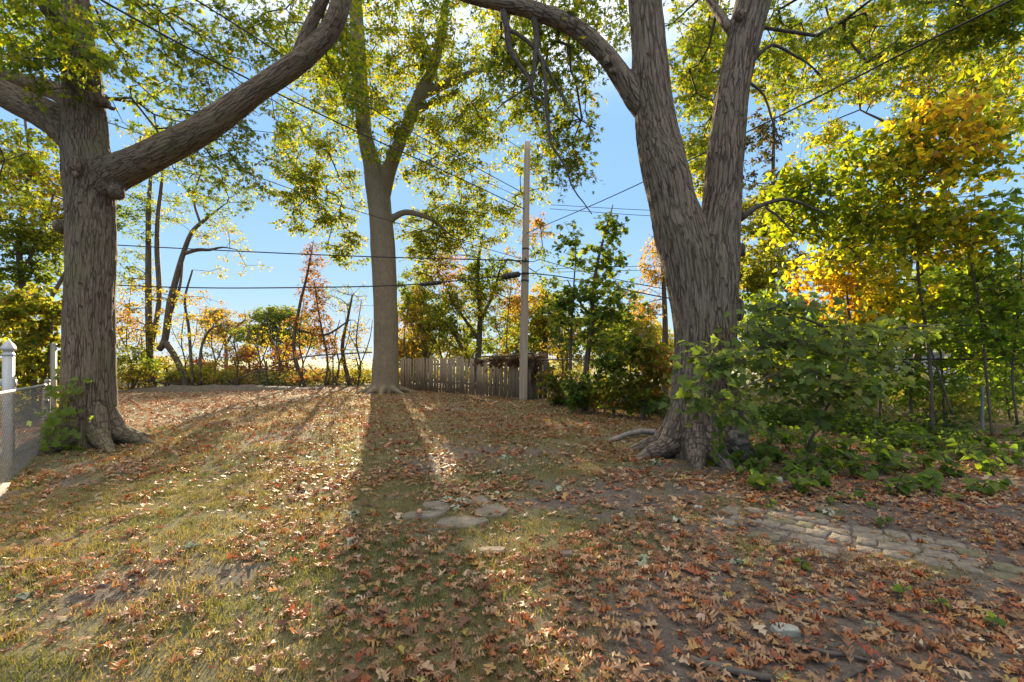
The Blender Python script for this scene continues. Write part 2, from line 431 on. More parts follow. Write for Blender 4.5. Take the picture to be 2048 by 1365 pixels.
def put_leaves(root, key, T, pos, R, size, pal, ci, mat, n_parts=0, jitter=0.25, mass='foliage', T_far=None, far=None):
    """the leaves of one plant: the largest in view as parts, the rest as one mass"""
    off = np.array(root.location)
    pal = np.asarray(pal, float)
    sel = np.zeros(len(pos), bool)
    if n_parts:
        px, py = proj(pos)
        app = size / np.maximum(pos[:, 1], .5) * F * ((pos[:, 1] > 1) & (px > 5) & (px < 2043) & (py > 5) & (py < 1360))
        order = np.argsort(-app)[:n_parts]
        order = order[app[order] > 7]
        sel[order] = True
        for i in order:
            o = bpy.data.objects.new('leaf', leaf_variant(key, T, i % len(T), int(ci[i]), pal[ci[i]], mat))
            COL.objects.link(o); o.parent = root
            M = np.eye(4); M[:3, :3] = R[i] * size[i]; M[:3, 3] = pos[i] - off
            o.matrix_local = Matrix(M.tolist())
    r = ~sel
    if r.any():
        col = pal[ci[r]] * (1 + jitter * (rng.random((int(r.sum()), 1)) - .5) * 2) * (1 + 0.15 * (rng.random((int(r.sum()), 3)) - .5))
        TT = T_far if (T_far is not None) else T
        o = link(mass, scatter_mesh(mass, TT, pos[r], R[r], size[r], col, off), mat, root)
        o['kind'] = 'stuff'

# ------------------------------------------------------------------ trunks: tubes fused, then given bark relief
def fused_trunk(name, lines, voxel, off, mat, relief=0.02, freq=9.0, parent=None, lumps=()):
    geo = Geo(); S = []; Sr = []; St = []; Sv = []
    for pts, rad in lines:
        p, r = resample(pts, rad, 0.12)
        v, t = tube(p, r, 20); geo.add(v, t)
        tt = norm(np.gradient(p, axis=0)); s = np.concatenate([[0], np.cumsum(np.linalg.norm(np.diff(p, axis=0), axis=1))])
        S.append(p); Sr.append(r); St.append(tt); Sv.append(s + 3.1 * len(S))
    for c, r in lumps:
        geo.add(ICO_V * np.asarray(r) + np.asarray(c), ICO_F)
    me0 = geo.mesh('raw', off)
    o = bpy.data.objects.new('raw', me0); COL.objects.link(o)
    md = o.modifiers.new('r', 'REMESH'); md.mode = 'VOXEL'; md.voxel_size = voxel
    ms = o.modifiers.new('s', 'SMOOTH'); ms.factor = 0.5; ms.iterations = max(4, int(0.12 / voxel))
    dg = bpy.context.evaluated_depsgraph_get()
    me = bpy.data.meshes.new_from_object(o.evaluated_get(dg))
    bpy.data.objects.remove(o); bpy.data.meshes.remove(me0)
    me.name = name
    n = len(me.vertices)
    co = np.empty(n * 3, np.float32); me.vertices.foreach_get('co', co); co = co.reshape(-1, 3).astype(float)
    no = np.empty(n * 3, np.float32); me.vertices.foreach_get('normal', no); no = no.reshape(-1, 3)
    S = np.vstack(S) - np.asarray(off); Sr = np.concatenate(Sr); St = np.vstack(St); Sv = np.concatenate(Sv)
    idx = np.empty(n, np.int64)
    for a in range(0, n, 20000):
        d = np.linalg.norm(co[a:a + 20000, None, :] - S[None], axis=2) - Sr[None]
        idx[a:a + 20000] = np.argmin(d, 1)
    # smooth tangent: weights of a few neighbours are skipped, the relief hides the steps
    t = St[idx]; d = co - S[idx]
    along = np.sum(d * t, 1); q = d - t * along[:, None]
    bark = q + t * ((Sv[idx] + along) * 0.115)[:, None]
    wob = np.stack([noise3(co * 2.3 + k * 17) for k in range(3)], -1)
    b = bark + 0.012 * wob
    e = 1 - np.abs(noise3(b * freq)) * 2.2
    e2 = 1 - np.abs(noise3(b * freq * 2.1 + 5)) * 2.2
    big = noise3(co * 1.7)
    amp = np.clip(Sr[idx] / 0.45, 0.25, 1)
    disp = amp * (relief * (0.7 * e + 0.4 * e2) + relief * 1.3 * big - relief * .5)
    co = co + no * disp[:, None]
    me.vertices.foreach_set('co', co.astype(np.float32).ravel())
    a = me.attributes.new('bark', 'FLOAT_VECTOR', 'POINT'); a.data.foreach_set('vector', b.astype(np.float32).ravel())
    me.polygons.foreach_set('use_smooth', np.ones(len(me.polygons), bool))
    me.update()
    me.materials.clear()
    return link('trunk', me, mat, parent)
def px_line(spec, Y):
    """list of (px, py, half width in px[, depth]) -> points and radii; a wide lens stretches round things off the axis, so undo that"""
    xy = np.array([q[:2] for q in spec], float); d = norm(np.gradient(xy, axis=0)); nn = np.column_stack([-d[:, 1], d[:, 0]])
    p, r = [], []
    for k, q in enumerate(spec):
        y = q[3] if len(q) > 3 else Y
        tn = nn[k, 0] * (q[0] - 1024) / F + nn[k, 1] * (q[1] - HOR) / F
        p.append(P(q[0], q[1], y)); r.append(q[2] / F * y / math.sqrt(1 + tn * tn))
    return np.array(p), np.array(r)
def blob(px, py, Y, rx, ry, rY, n):
    return (P(px, py, Y), np.array([rx / F * Y, rY, ry / F * Y]), n)

def in_blob(c, r, n):
    v = rng.normal(size=(n, 3)); v = norm(v) * (rng.random((n, 1)) ** 0.45)
    return c + v * r

def branching(nodes, targets, max_len=0.55, wob=0.10, r0=0.0035, r_exp=0.48, r_max=0.06):
    """join every target to the nearest wood, nearest first; returns segments with radii"""
    nodes = list(np.asarray(nodes)); n0 = len(nodes)
    arr = np.zeros((n0 + len(targets) * 14 + 10, 3)); arr[:n0] = nodes; cnt = n0
    cost = np.zeros(len(arr)); parent = np.full(len(arr), -1)
    d0 = np.min(np.linalg.norm(targets[:, None] - arr[None, :n0], axis=2), 1)
    ends = []
    for ti in np.argsort(d0):
        tg = targets[ti]
        d = np.linalg.norm(arr[:cnt] - tg, axis=1)
        k = int(np.argmin(d + 0.25 * cost[:cnt]))
        p0 = arr[k]; L = np.linalg.norm(tg - p0)
        m = min(12, max(1, int(L / max_len)))
        prev = k
        side = rng.normal(size=3) * wob * L; side[2] += 0.10 * L
        for i in range(1, m + 1):
            u = i / m
            if cnt >= len(arr): break
            arr[cnt] = p0 + (tg - p0) * u + side * (4 * u * (1 - u)) * 0.5 + (rng.normal(size=3) * wob * 0.25 * min(L, 1.5) if i < m else 0)
            parent[cnt] = prev; cost[cnt] = cost[prev] + L / m; prev = cnt; cnt += 1
        ends.append(prev)
    load = np.zeros(cnt)
    for e in ends:
        k = e
        while k >= n0: load[k] += 1; k = parent[k]
    rad = np.minimum(r0 * np.maximum(load, 1) ** r_exp, r_max)
    seg = [(parent[k], k) for k in range(n0, cnt)]
    A = arr[[s[0] for s in seg]]; B = arr[[s[1] for s in seg]]
    rb = rad[[s[1] for s in seg]]
    ra = np.array([rad[a] if a >= n0 else rb[i] * 1.15 for i, (a, _) in enumerate(seg)])
    return A, B, np.minimum(ra, rb * 1.6), rb
def seg_mesh(name, A, B, ra, rb, off, sides=4):
    t = norm(B - A); ref = np.where(np.abs(t[:, 2:3]) < 0.9, np.array([[0, 0, 1.0]]), np.array([[1.0, 0, 0]]))
    u = norm(np.cross(t, ref)); w = np.cross(t, u)
    a = np.linspace(0, 2 * np.pi, sides, endpoint=False)
    ring = u[:, None] * np.cos(a)[None, :, None] + w[:, None] * np.sin(a)[None, :, None]
    va = A[:, None] + ring * ra[:, None, None]; vb = (B + t * 0.004)[:, None] + ring * rb[:, None, None]
    v = np.concatenate([va, vb], 1).reshape(-1, 3) - np.asarray(off)
    j = np.arange(sides); k = (j + 1) % sides
    q = np.vstack([np.stack([j, k, sides + k], -1), np.stack([j, sides + k, sides + j], -1)])
    f = (q[None] + (np.arange(len(A)) * 2 * sides)[:, None, None]).reshape(-1, 3)
    return tri_mesh(name, v, f, smooth=True)

def sprays(targets, per, spread, flat=0.45, hang=0.25, up=0.8, size=(0.09, 0.14), rnd=0.7, face=(0, 0, 0)):
    """short twigs fanning out from every branch end, leaves set along them"""
    kt = max(2, int(round(per / 6.0)))
    c = np.repeat(targets, kt, 0); m = len(c)
    d = norm(rng.normal(size=(m, 3))) * rng.uniform(.45, 1.15, (m, 1)) * spread
    d[:, 2] *= flat; d[:, 2] -= hang * np.linalg.norm(d[:, :2], axis=1)
    e = c + d
    j = np.repeat(np.arange(m), int(math.ceil(per / kt))); n = len(j)
    u = rng.uniform(.2, 1.05, (n, 1))
    pos = c[j] + d[j] * u + rng.normal(size=(n, 3)) * spread * .10
    nrm = np.array([0, 0, up]) + np.asarray(face) + rng.normal(size=(n, 3)) * rnd
    tip = norm(d[j]) + norm(rng.normal(size=(n, 3))) * 0.9; tip[:, 2] -= 0.55
    return pos, orient(nrm, tip), rng.uniform(size[0], size[1], n) * rng.choice([.7, 1, 1, 1.1], n), c, e

def plant(name, label, cat, base, stems, blobs, T, pal, wts, size, per, spread, group=None, mat=None, key='leaf_blade',
          n_parts=0, stem_mat=None, r0=0.0035, r_max=0.05, T_far=None, stem_sides=8, node_from=0.25, col_noise=0.0, up=0.8,
          flat=0.45, hang=0.25, twig_mat=None, stem_name='trunk', rnd=0.7, fused=None, wob=0.10, max_len=.55, face=(0, 0, 0), near_twigs=True):
    root = thing(name, base, label, cat, group)
    off = np.array(base, float)
    nodes = []
    if fused is not None:
        fused_trunk(stem_name, fused['lines'], fused['voxel'], off, fused['mat'], fused.get('relief', .02), fused.get('freq', 9), root, fused.get('lumps', ()))
    for i, (p, r) in enumerate(stems):
        q, rr = resample(p, r, 0.18)
        if fused is None or i >= len(fused['lines']):
            v, t = tube(q, rr, stem_sides)
            nm = stem_name if (fused is None and i == 0) else 'branch'
            link(nm, tri_mesh(nm, v - off, t, smooth=True), stem_mat or M_stem, root)
        s = int(len(q) * (node_from if i == 0 or fused is not None and i < len(fused['lines']) else 0.15))
        nodes.append(q[s:])
    nodes = np.vstack(nodes)
    tg = np.vstack([in_blob(c, r, n) for c, r, n in blobs])
    tg = tg[tg[:, 2] > 0.12 + gz(tg[:, 0], tg[:, 1])]
    A, B, ra, rb = branching(nodes, tg, r0=r0, r_max=r_max, wob=wob, max_len=max_len)
    o = link('twigs', seg_mesh('twigs', A, B, ra, rb, off), twig_mat or M_twig, root); o['kind'] = 'stuff'
    pos, R, sz, tA, tB = sprays(tg, per, spread, size=size, up=up, flat=flat, hang=hang, rnd=rnd, face=face)
    if near_twigs:
        o = link('sprigs', seg_mesh('sprigs', tA, tB, np.full(len(tA), r0 * .8), np.full(len(tA), r0 * .35), off, 3), twig_mat or M_twig, root); o['kind'] = 'stuff'
    ok = pos[:, 2] > gz(pos[:, 0], pos[:, 1]) + 0.03
    pos, R, sz = pos[ok], R[ok], sz[ok]
    w = np.asarray(wts, float); w /= w.sum()
    ci = rng.choice(len(pal), len(pos), p=w)
    if col_noise:
        nz = noise3(pos * col_noise + 31.7)
        srt = np.argsort(np.argsort(nz + rng.normal(size=len(pos)) * 0.25))
        ci = np.searchsorted(np.cumsum(w), (srt + .5) / len(pos)); ci = np.clip(ci, 0, len(pal) - 1)
    put_leaves(root, key, T, pos, R, sz, pal, ci, mat or M_leaf, n_parts, T_far=T_far)
    return root

GREEN = [(.05, .08, .02), (.07, .105, .02), (.095, .125, .02), (.13, .145, .02), (.17, .15, .022)]
YGREEN = [(.10, .14, .025), (.15, .175, .025), (.21, .21, .03), (.27, .235, .04), (.32, .21, .04)]
YELLOW = [(.14, .19, .02), (.25, .28, .02), (.42, .37, .03), (.50, .36, .03), (.46, .25, .03)]
ORANGE = [(.09, .10, .02), (.18, .15, .035), (.25, .15, .045), (.29, .13, .04), (.22, .10, .045)]
RUST = [(.12, .10, .03), (.17, .085, .045), (.22, .10, .05), (.14, .065, .04), (.24, .14, .05)]
DARK = [(.06, .10, .025), (.085, .13, .03), (.11, .16, .035), (.14, .18, .04), (.20, .21, .04)]

# ------------------------------------------------------------------ ground
def grass_mask(x, y):
    n = fbm2(x, y, 0.9, 5.0, 3); n2 = fbm2(x, y, 2.6, 8.0, 2)
    bias = 0.35 - 0.55 * sstep(-0.3, 1.6, x) * (1 - sstep(5.0, 8.0, y)) - 0.4 * sstep(2.0, 4.0, x) * (1 - sstep(8, 11, y))
    bias = bias - 0.25 * sstep(-1.0, 0.5, x) * (1 - sstep(2.6, 4.0, y))
    return sstep(-0.15, 0.35, n + 0.5 * n2 + bias)
xs = np.concatenate([-np.geomspace(16, 900, 22)[::-1], np.arange(-15.9, 16, 0.16), np.geomspace(16, 900, 22)])
ys = np.concatenate([[-60, -25, -10, -4, -1], np.arange(0.5, 30, 0.16), np.geomspace(30.2, 1500, 24)])
XX, YY = np.meshgrid(xs, ys)
gv = np.stack([XX, YY, gz(XX, YY)], -1).reshape(-1, 3)
nx, ny = len(xs), len(ys)
i = (np.arange(ny - 1)[:, None] * nx + np.arange(nx - 1)[None]).ravel()
gq = np.stack([i, i + 1, i + nx + 1, i + nx], -1)
gm = grass_mask(gv[:, 0], gv[:, 1])
far = sstep(24, 34, gv[:, 1])[:, None]
soil = np.array([.115, .092, .075]); thatch = np.array([.125, .112, .055]); field = np.array([.16, .17, .06])
gcol = soil * (1 - gm[:, None]) + thatch * gm[:, None]
leafy = (0.5 * sstep(6, 12, gv[:, 1]))[:, None]
gcol = gcol * (1 - leafy) + np.array([.23, .145, .075]) * leafy
gcol = gcol * (1 - far) + field * far
gcol *= (1 + 0.25 * fbm2(gv[:, 0], gv[:, 1], 3.0, 12.0, 2))[:, None]
m, nt, N, L = new_mat('lawn_soil')
out = N.new('ShaderNodeOutputMaterial'); pb = N.new('ShaderNodeBsdfPrincipled'); pb.inputs['Roughness'].default_value = .95
pb.inputs['Specular IOR Level'].default_value = .15
at = N.new('ShaderNodeAttribute'); at.attribute_name = 'col'
tcn = N.new('ShaderNodeTexCoord')
n1 = N.new('ShaderNodeTexNoise'); n1.inputs['Scale'].default_value = 38; n1.inputs['Detail'].default_value = 8; n1.inputs['Roughness'].default_value = .7
L.new(tcn.outputs['Object'], n1.inputs['Vector'])
mr = N.new('ShaderNodeMapRange'); mr.inputs['From Min'].default_value = .3; mr.inputs['From Max'].default_value = .7
mr.inputs['To Min'].default_value = .55; mr.inputs['To Max'].default_value = 1.45
L.new(n1.outputs['Fac'], mr.inputs['Value'])
mu = N.new('ShaderNodeVectorMath'); mu.operation = 'SCALE'; L.new(at.outputs['Color'], mu.inputs[0]); L.new(mr.outputs[0], mu.inputs['Scale'])
L.new(mu.outputs[0], pb.inputs['Base Color'])
bp = N.new('ShaderNodeBump'); bp.inputs['Strength'].default_value = .7; bp.inputs['Distance'].default_value = .03
L.new(n1.outputs['Fac'], bp.inputs['Height']); L.new(bp.outputs[0], pb.inputs['Normal']); L.new(pb.outputs[0], out.inputs['Surface'])
tag(link('ground', tri_mesh('ground', gv, gq, gcol, True), m), kind='structure')

# distant road beyond the back fence
M_road = noise_mat('road_asphalt', (.30, .30, .31), (.40, .40, .41), 3, bump=.1)
rd = np.array([[-60, 44, .02], [40, 44, .02], [40, 49, .02], [-60, 49, .02]])
g = Geo()
g.box((-90, 44, -0.3), (70, 49, 0.03)); tag(link('road', g.mesh('road'), M_road), kind='structure')

# ------------------------------------------------------------------ the three big maples
def roots(base, r, n, out_r, a0=0.0, seed=1, hub=0.55, span=(0, 2 * math.pi), fall=0.06):
    rr = random.Random(seed); L = []
    for k in range(n):
        a = a0 + span[0] + (span[1] - span[0]) * k / n + rr.uniform(-.2, .2)
        d = np.array([math.cos(a), math.sin(a), 0]); ro = out_r * rr.uniform(.75, 1.25)
        p = [base + d * r * .45 + np.array([0, 0, hub * rr.uniform(.9, 1.4)]), base + d * r * .86 + np.array([0, 0, hub * .38]),
             base + d * (r + ro * .35) + np.array([0, 0, .10]), base + d * (r + ro) + np.array([0, 0, -fall])]
        L.append((np.array(p), np.array([r * .30, r * .32, r * .22, r * .09])))
    return L

# left silver maple
YL = 8.4
baseL = np.array([*G(180, 893), 0.0]); YL = baseL[1]
L_main, L_mr = px_line([(181, 905, 62), (180, 840, 58), (179, 760, 56), (179, 650, 55), (181, 540, 54), (183, 440, 54), (180, 360, 56), (172, 290, 52), (170, 220, 47), (163, 150, 41), (158, 90, 36), (152, 20, 32), (145, -80, 27), (150, -190, 20), (160, -300, 10)], YL)
L_right = px_line([(185, 385, 46), (225, 350, 44), (262, 333, 39), (320, 305, 35), (400, 262, 33), (480, 206, 30), (560, 150, 27), (620, 106, 25), (660, 60, 23), (682, 8, 21), (692, -60, 22, YL + .2), (700, -160, 17, YL + .5), (690, -280, 9, YL + .7)], YL)
L_rup = px_line([(588, 130, 13), (606, 85, 15), (628, 35, 14), (655, -25, 13), (675, -110, 9, YL + .5)], YL)
L_left = px_line([(185, 330, 30), (140, 268, 34), (95, 232, 31), (40, 205, 28), (-30, 170, 26), (-120, 130, 22), (-230, 60, 14)], YL)
L_left2 = px_line([(165, 225, 18), (115, 185, 19, YL + .4), (60, 168, 17, YL + .6), (0, 150, 15, YL + .8), (-90, 110, 12, YL + 1.2)], YL)
L_up = px_line([(158, 95, 16), (120, 45, 17, YL - .3), (85, 0, 15, YL - .5), (50, -70, 13, YL - .7), (10, -160, 9, YL - .8)], YL)
linesL = [(L_main, L_mr), L_right, L_rup, L_left, L_left2, L_up] + roots(baseL, .50, 7, .55, .3, 3, .6)
lumpsL = [(P(125, 455, YL - .05), (.11, .16, .13)), (P(233, 385, YL - .1), (.12, .16, .14)), (P(205, 205, YL - .12), (.12, .12, .10)),
          (P(222, 216, YL - .1), (.07, .06, .05)), (P(150, 330, YL - .38), (.13, .1, .16)), (P(172, 108, YL - .33), (.12, .1, .14)), (P(168, 170, YL - .38), (.09, .06, .05)),
          (P(150, 350, YL - .43), (.05, .05, .05))]
blobsL = [blob(110, 60, 7.6, 120, 90, .8, 60), blob(60, 140, 7.3, 80, 40, .6, 14), blob(170, 120, 7.4, 60, 35, .3, 7),
          blob(350, 170, 10.5, 150, 130, 1.3, 95), blob(450, 320, 11, 110, 110, 1.2, 60), blob(300, 40, 9.5, 170, 90, 1.3, 80),
          blob(520, 60, 10, 110, 110, 1.2, 70), blob(640, 60, 8.9, 60, 90, .6, 30), blob(690, 130, 9.6, 50, 90, .8, 26),
          blob(560, 260, 11.5, 90, 90, 1.0, 34), blob(40, 350, 11, 70, 90, 1.2, 40), blob(10, 40, 8.4, 100, 100, 1, 40),
          blob(250, -200, 9, 420, 160, 2.2, 70), blob(640, -200, 9, 200, 130, 1.5, 34), blob(-200, 0, 8.4, 200, 200, 2, 44)]
plant('maple_tree', 'big grey silver maple at the left with one long limb sweeping up to the right', 'tree', baseL,
      linesL[:6], blobsL, T_silver, GREEN, (2, 3, 3, 2.5, 1.3), (.08, .13), 24, .42, n_parts=300, key='silver_maple_leaf', T_far=T_silverlo,
      fused=dict(lines=linesL, voxel=.025, mat=M_barkL, relief=.020, freq=10.0, lumps=lumpsL), node_from=.5, r_max=.035)

# right twin stemmed maple
baseR = np.array([*G(1408, 912), 0.0]); YR = baseR[1]
R_left = px_line([(1393, 925, 62), (1396, 850, 60), (1400, 760, 55), (1395, 670, 50), (1385, 590, 50), (1372, 520, 54), (1358, 460, 56), (1343, 395, 49), (1319, 300, 46), (1305, 200, 40), (1297, 100, 36), (1291, 0, 34), (1285, -110, 30), (1275, -240, 20), (1260, -360, 9)], YR)
R_right = px_line([(1452, 930, 52), (1445, 850, 46), (1434, 760, 42), (1428, 670, 46), (1428, 590, 48), (1432, 510, 46), (1440, 440, 42), (1445, 390, 40), (1451, 300, 39), (1463, 200, 35), (1483, 100, 33), (1507, 0, 34), (1535, -110, 30), (1570, -240, 20), (1600, -360, 9)], YR)
R_arch = px_line([(1300, 240, 22), (1272, 200, 25), (1250, 165, 23), (1215, 115, 22), (1175, 75, 21), (1130, 45, 21), (1060, 20, 20), (985, 2, 19), (900, -22, 16), (800, -70, 11, YR + .4)], YR)
R_sm = px_line([(1458, 60, 10), (1440, 30, 11, YR + .2), (1420, 0, 10, YR + .4), (1395, -50, 8, YR + .6)], YR)
rootsR = roots(baseR + np.array([-.1, 0, 0]), .56, 9, .5, .1, 11, .55)
linesR = [R_left, R_right, R_arch, R_sm] + rootsR
lumpsR = [(P(1216, 122, YR - .12), (.08, .07, .05)), (P(1213, 126, YR - .2), (.05, .06, .04)), (P(1153, 45, YR - .13), (.05, .06, .06)), (P(1484, 500, YR), (.05, .07, .11)),
          (P(1481, 425, YR), (.05, .07, .07)), (P(1222, 143, YR - .14), (.05, .05, .05)), (P(1478, 620, YR + .1), (.07, .1, .2)), (P(1478, 30, YR - .22), (.08, .06, .08))]
thin = []
for sp in ([(1008, 22, 8), (1014, 50, 7), (1017, 85, 6), (1035, 122, 5), (1057, 152, 4), (1066, 185, 3.5), (1085, 196, 3), (1097, 235, 3), (1101, 280, 3), (1130, 325, 2.4), (1141, 362, 1.8), (1180, 420, 1)],
           [(1012, 58, 6), (1032, 63, 5), (1064, 88, 4.5), (1082, 112, 4), (1104, 148, 3), (1122, 185, 2.4), (1150, 226, 2), (1190, 256, 1.2)],
           [(1068, 35, 7), (1072, 88, 6), (1068, 128, 4.5), (1062, 165, 3), (1060, 190, 2)],
           [(1074, 100, 5), (1088, 140, 4), (1092, 190, 3), (1098, 235, 2.4), (1106, 270, 1.8), (1125, 300, 1)],
           [(1060, 172, 3), (1035, 188, 2), (1005, 205, 1.5), (985, 225, 1)],
           [(1476, 440, 8), (1492, 428, 6), (1512, 412, 5), (1560, 398, 4), (1605, 404, 3), (1650, 425, 2)],
           [(1530, 414, 3), (1560, 440, 2.5), (1585, 470, 1.6)],
           [(1505, 120, 5), (1545, 90, 4), (1600, 120, 3), (1640, 150, 2)],
           [(1495, 160, 4), (1530, 190, 3), (1545, 240, 2.5), (1565, 290, 1.5)]):
    thin.append(px_line(sp, YR))
blobsR = [blob(1080, 60, 8.2, 110, 60, .9, 51), blob(1110, 180, 8.4, 90, 90, .8, 66), blob(1140, 300, 8.6, 60, 70, .6, 33), blob(1010, 150, 8.6, 70, 90, .8, 39),
          blob(1180, 30, 8.5, 70, 60, .8, 21), blob(1390, 80, 10, 70, 120, 1.2, 60), blob(1400, 260, 11, 40, 110, 1, 36), blob(1240, 60, 10, 60, 60, .8, 12),
          blob(1560, 60, 9, 100, 80, 1.2, 50), blob(1640, 170, 10, 100, 80, 1.2, 46), blob(1760, 40, 7.2, 130, 50, 1, 34), blob(1890, 90, 6.8, 140, 70, 1, 34),
          blob(1980, 40, 6.2, 90, 60, .6, 20), blob(930, -40, 8, 140, 70, 1, 20), blob(1400, -240, 8, 420, 160, 2, 70), blob(1900, -200, 8, 300, 150, 2, 40)]
stemsR = linesR[:4] + thin
plant('maple_tree', 'big maple forking low into two thick stems beside the paver path', 'tree', baseR,
      linesR[:4], blobsR, T_silver, GREEN, (2, 3, 3, 2.5, 1.5), (.075, .125), 24, .40, n_parts=300, key='silver_maple_leaf', T_far=T_silverlo,
      fused=dict(lines=linesR, voxel=.025, mat=M_barkR, relief=.023, freq=9.0, lumps=lumpsR), node_from=.5, r_max=.03)
rootR = bpy.data.objects['maple_tree.001']
for p, r in thin:
    q, rr = resample(p, r, .1); q = q + np.cumsum(rng.normal(size=q.shape) * .006, 0); v, t = tube(q, rr, 7)
    link('branch', tri_mesh('branch', v - baseR, t, smooth=True), M_twig, rootR)

# centre maple
baseC = np.array([*G(770, 786), 0.0]); YC = baseC[1]
C_left = px_line([(770, 800, 30), (771, 740, 27), (772, 690, 25), (771, 600, 24), (766, 500, 25), (760, 420, 23), (754, 370, 24), (742, 320, 17), (730, 270, 15), (723, 200, 15), (717, 120, 16), (714, 60, 15), (712, -30, 12), (715, -160, 8), (720, -280, 4)], YC)
C_right = px_line([(764, 390, 18), (780, 335, 15), (798, 288, 14), (818, 245, 13), (838, 195, 14), (856, 160, 12), (872, 115, 10), (885, 50, 8), (900, -60, 5)], YC)
C_r2 = px_line([(846, 190, 11), (875, 176, 11), (905, 163, 10), (935, 150, 8), (975, 135, 6), (1010, 120, 4)], YC)
C_stub = px_line([(836, 225, 6), (868, 205, 7), (896, 196, 7), (918, 180, 6)], YC)
C_low = px_line([(772, 448, 9), (790, 434, 7.5), (812, 425, 6.5), (842, 431, 5.5), (866, 441, 4.5), (890, 462, 3), (915, 478, 2), (950, 486, 1)], YC)
linesC = [C_left, C_right, C_r2, C_stub, C_low] + roots(baseC, .55, 8, .9, .2, 5, .7)
thinC = [px_line(sp, YC) for sp in ([(838, 428, 5), (848, 395, 5), (850, 355, 4.5), (842, 320, 4), (832, 300, 3), (850, 270, 2)],
                                    [(848, 395, 4), (880, 400, 3.5), (915, 408, 3.5), (940, 402, 3), (962, 400, 3), (985, 416, 2), (1020, 425, 1.2)],
                                    [(895, 203, 4), (920, 205, 3.5), (945, 208, 2)], [(735, 330, 6), (700, 340, 4), (660, 365, 2.5), (620, 380, 1.5)],
                                    [(725, 220, 6), (700, 190, 5), (670, 160, 3.5), (640, 120, 2)])]
blobsC = [blob(760, 60, 20, 150, 100, 3, 120), blob(660, 150, 20.5, 90, 110, 2.4, 80), blob(640, 300, 21, 90, 110, 2, 75), blob(620, 420, 21, 70, 50, 1.5, 28),
          blob(700, 430, 21.5, 50, 60, 1, 22), blob(760, 220, 19.5, 60, 110, 1.2, 45), blob(880, 120, 21, 120, 110, 2.5, 110), blob(880, 300, 21, 110, 100, 2.2, 110),
          blob(960, 240, 22, 100, 120, 2, 80), blob(930, 430, 22, 110, 70, 2, 100), blob(850, 480, 22.5, 70, 60, 1.4, 56), blob(690, 500, 21.5, 50, 40, 1, 18), blob(600, 360, 21, 60, 70, 1.4, 34), blob(1060, 330, 22, 50, 80, 1.4, 30), blob(1010, 60, 21, 90, 70, 2, 40),
          blob(780, -180, 21, 260, 150, 4, 60)]
plant('maple_tree', 'smooth barked maple standing alone in front of the picket fence', 'tree', baseC,
      linesC[:5] + thinC, blobsC, T_silver, GREEN, (1, 2, 3, 3.4, 2.8), (.10, .165), 50, .62, key='silver_maple_leaf', T_far=T_blade,
      fused=dict(lines=linesC, voxel=.05, mat=M_barkC, relief=.012, freq=5.0), node_from=.5, r0=.006, r_max=.06)

# ------------------------------------------------------------------ trees and shrubs beyond and along the fences
def far_tree(name, label, px, Y, stems, blobs, pal, wts, size, per, spread, T=None, group=None, cat='tree', **kw):
    base = np.array([(px - 1024) / F * Y, Y, 0.0]); base[2] = float(gz(base[0], base[1])) - .03
    st = []
    for sp in stems:
        p, r = px_line(sp, Y)
        if np.linalg.norm(p[0][:2] - base[:2]) < .6 and sp is stems[0]: p[0] = base
        st.append((p, r))
    if T is None: T = T_blade if Y > 13 else T_tri
    per = int(per * (2.6 if T is T_blade else 1.5 if Y > 13 else 1.0)); kw.setdefault('mat', M_yleaf); kw.setdefault('near_twigs', Y < 17); kw.setdefault('stem_sides', 7); kw.setdefault('r0', .0035 * max(1, Y / 14))
    return plant(name, label, cat, base, st, blobs, T, pal, wts, size, per, spread, group=group, **kw)

# left: dense neighbour trees behind the vinyl posts
far_tree('broadleaf_tree', 'tall yellow green tree at the left edge behind the grey maple limb', 40, 15,
         [[(40, 790, 9), (45, 600, 8), (38, 480, 7), (60, 340, 5), (50, 240, 3)], [(42, 560, 5), (90, 440, 4), (110, 380, 2)], [(100, 600, 5), (170, 480, 4), (200, 440, 2)]],
         [blob(50, 320, 15, 80, 80, 1.6, 70), blob(60, 470, 15, 90, 90, 1.6, 90), blob(20, 600, 15, 80, 70, 1.4, 60), blob(180, 420, 16, 70, 60, 1, 30)],
         YGREEN, (2.2, 2.5, 2.5, 1.5, .8), (.09, .15), 24, .5, col_noise=.5)
far_tree('leafy_bush', 'bright yellow green bush between the white post and the left trunk', 70, 11.5,
         [[(70, 850, 6), (66, 740, 5), (60, 640, 3)], [(74, 830, 4), (100, 700, 3), (105, 620, 2)]],
         [blob(70, 620, 11.5, 70, 60, .9, 60), blob(75, 720, 11.5, 55, 60, .9, 60), blob(10, 700, 12, 40, 90, .8, 30), blob(60, 830, 11.5, 50, 50, .7, 40)],
         YGREEN, (1.5, 2.5, 3, 2, .6), (.09, .14), 22, .34, T=T_heart, cat='bush', n_parts=60, key='heart_leaf')
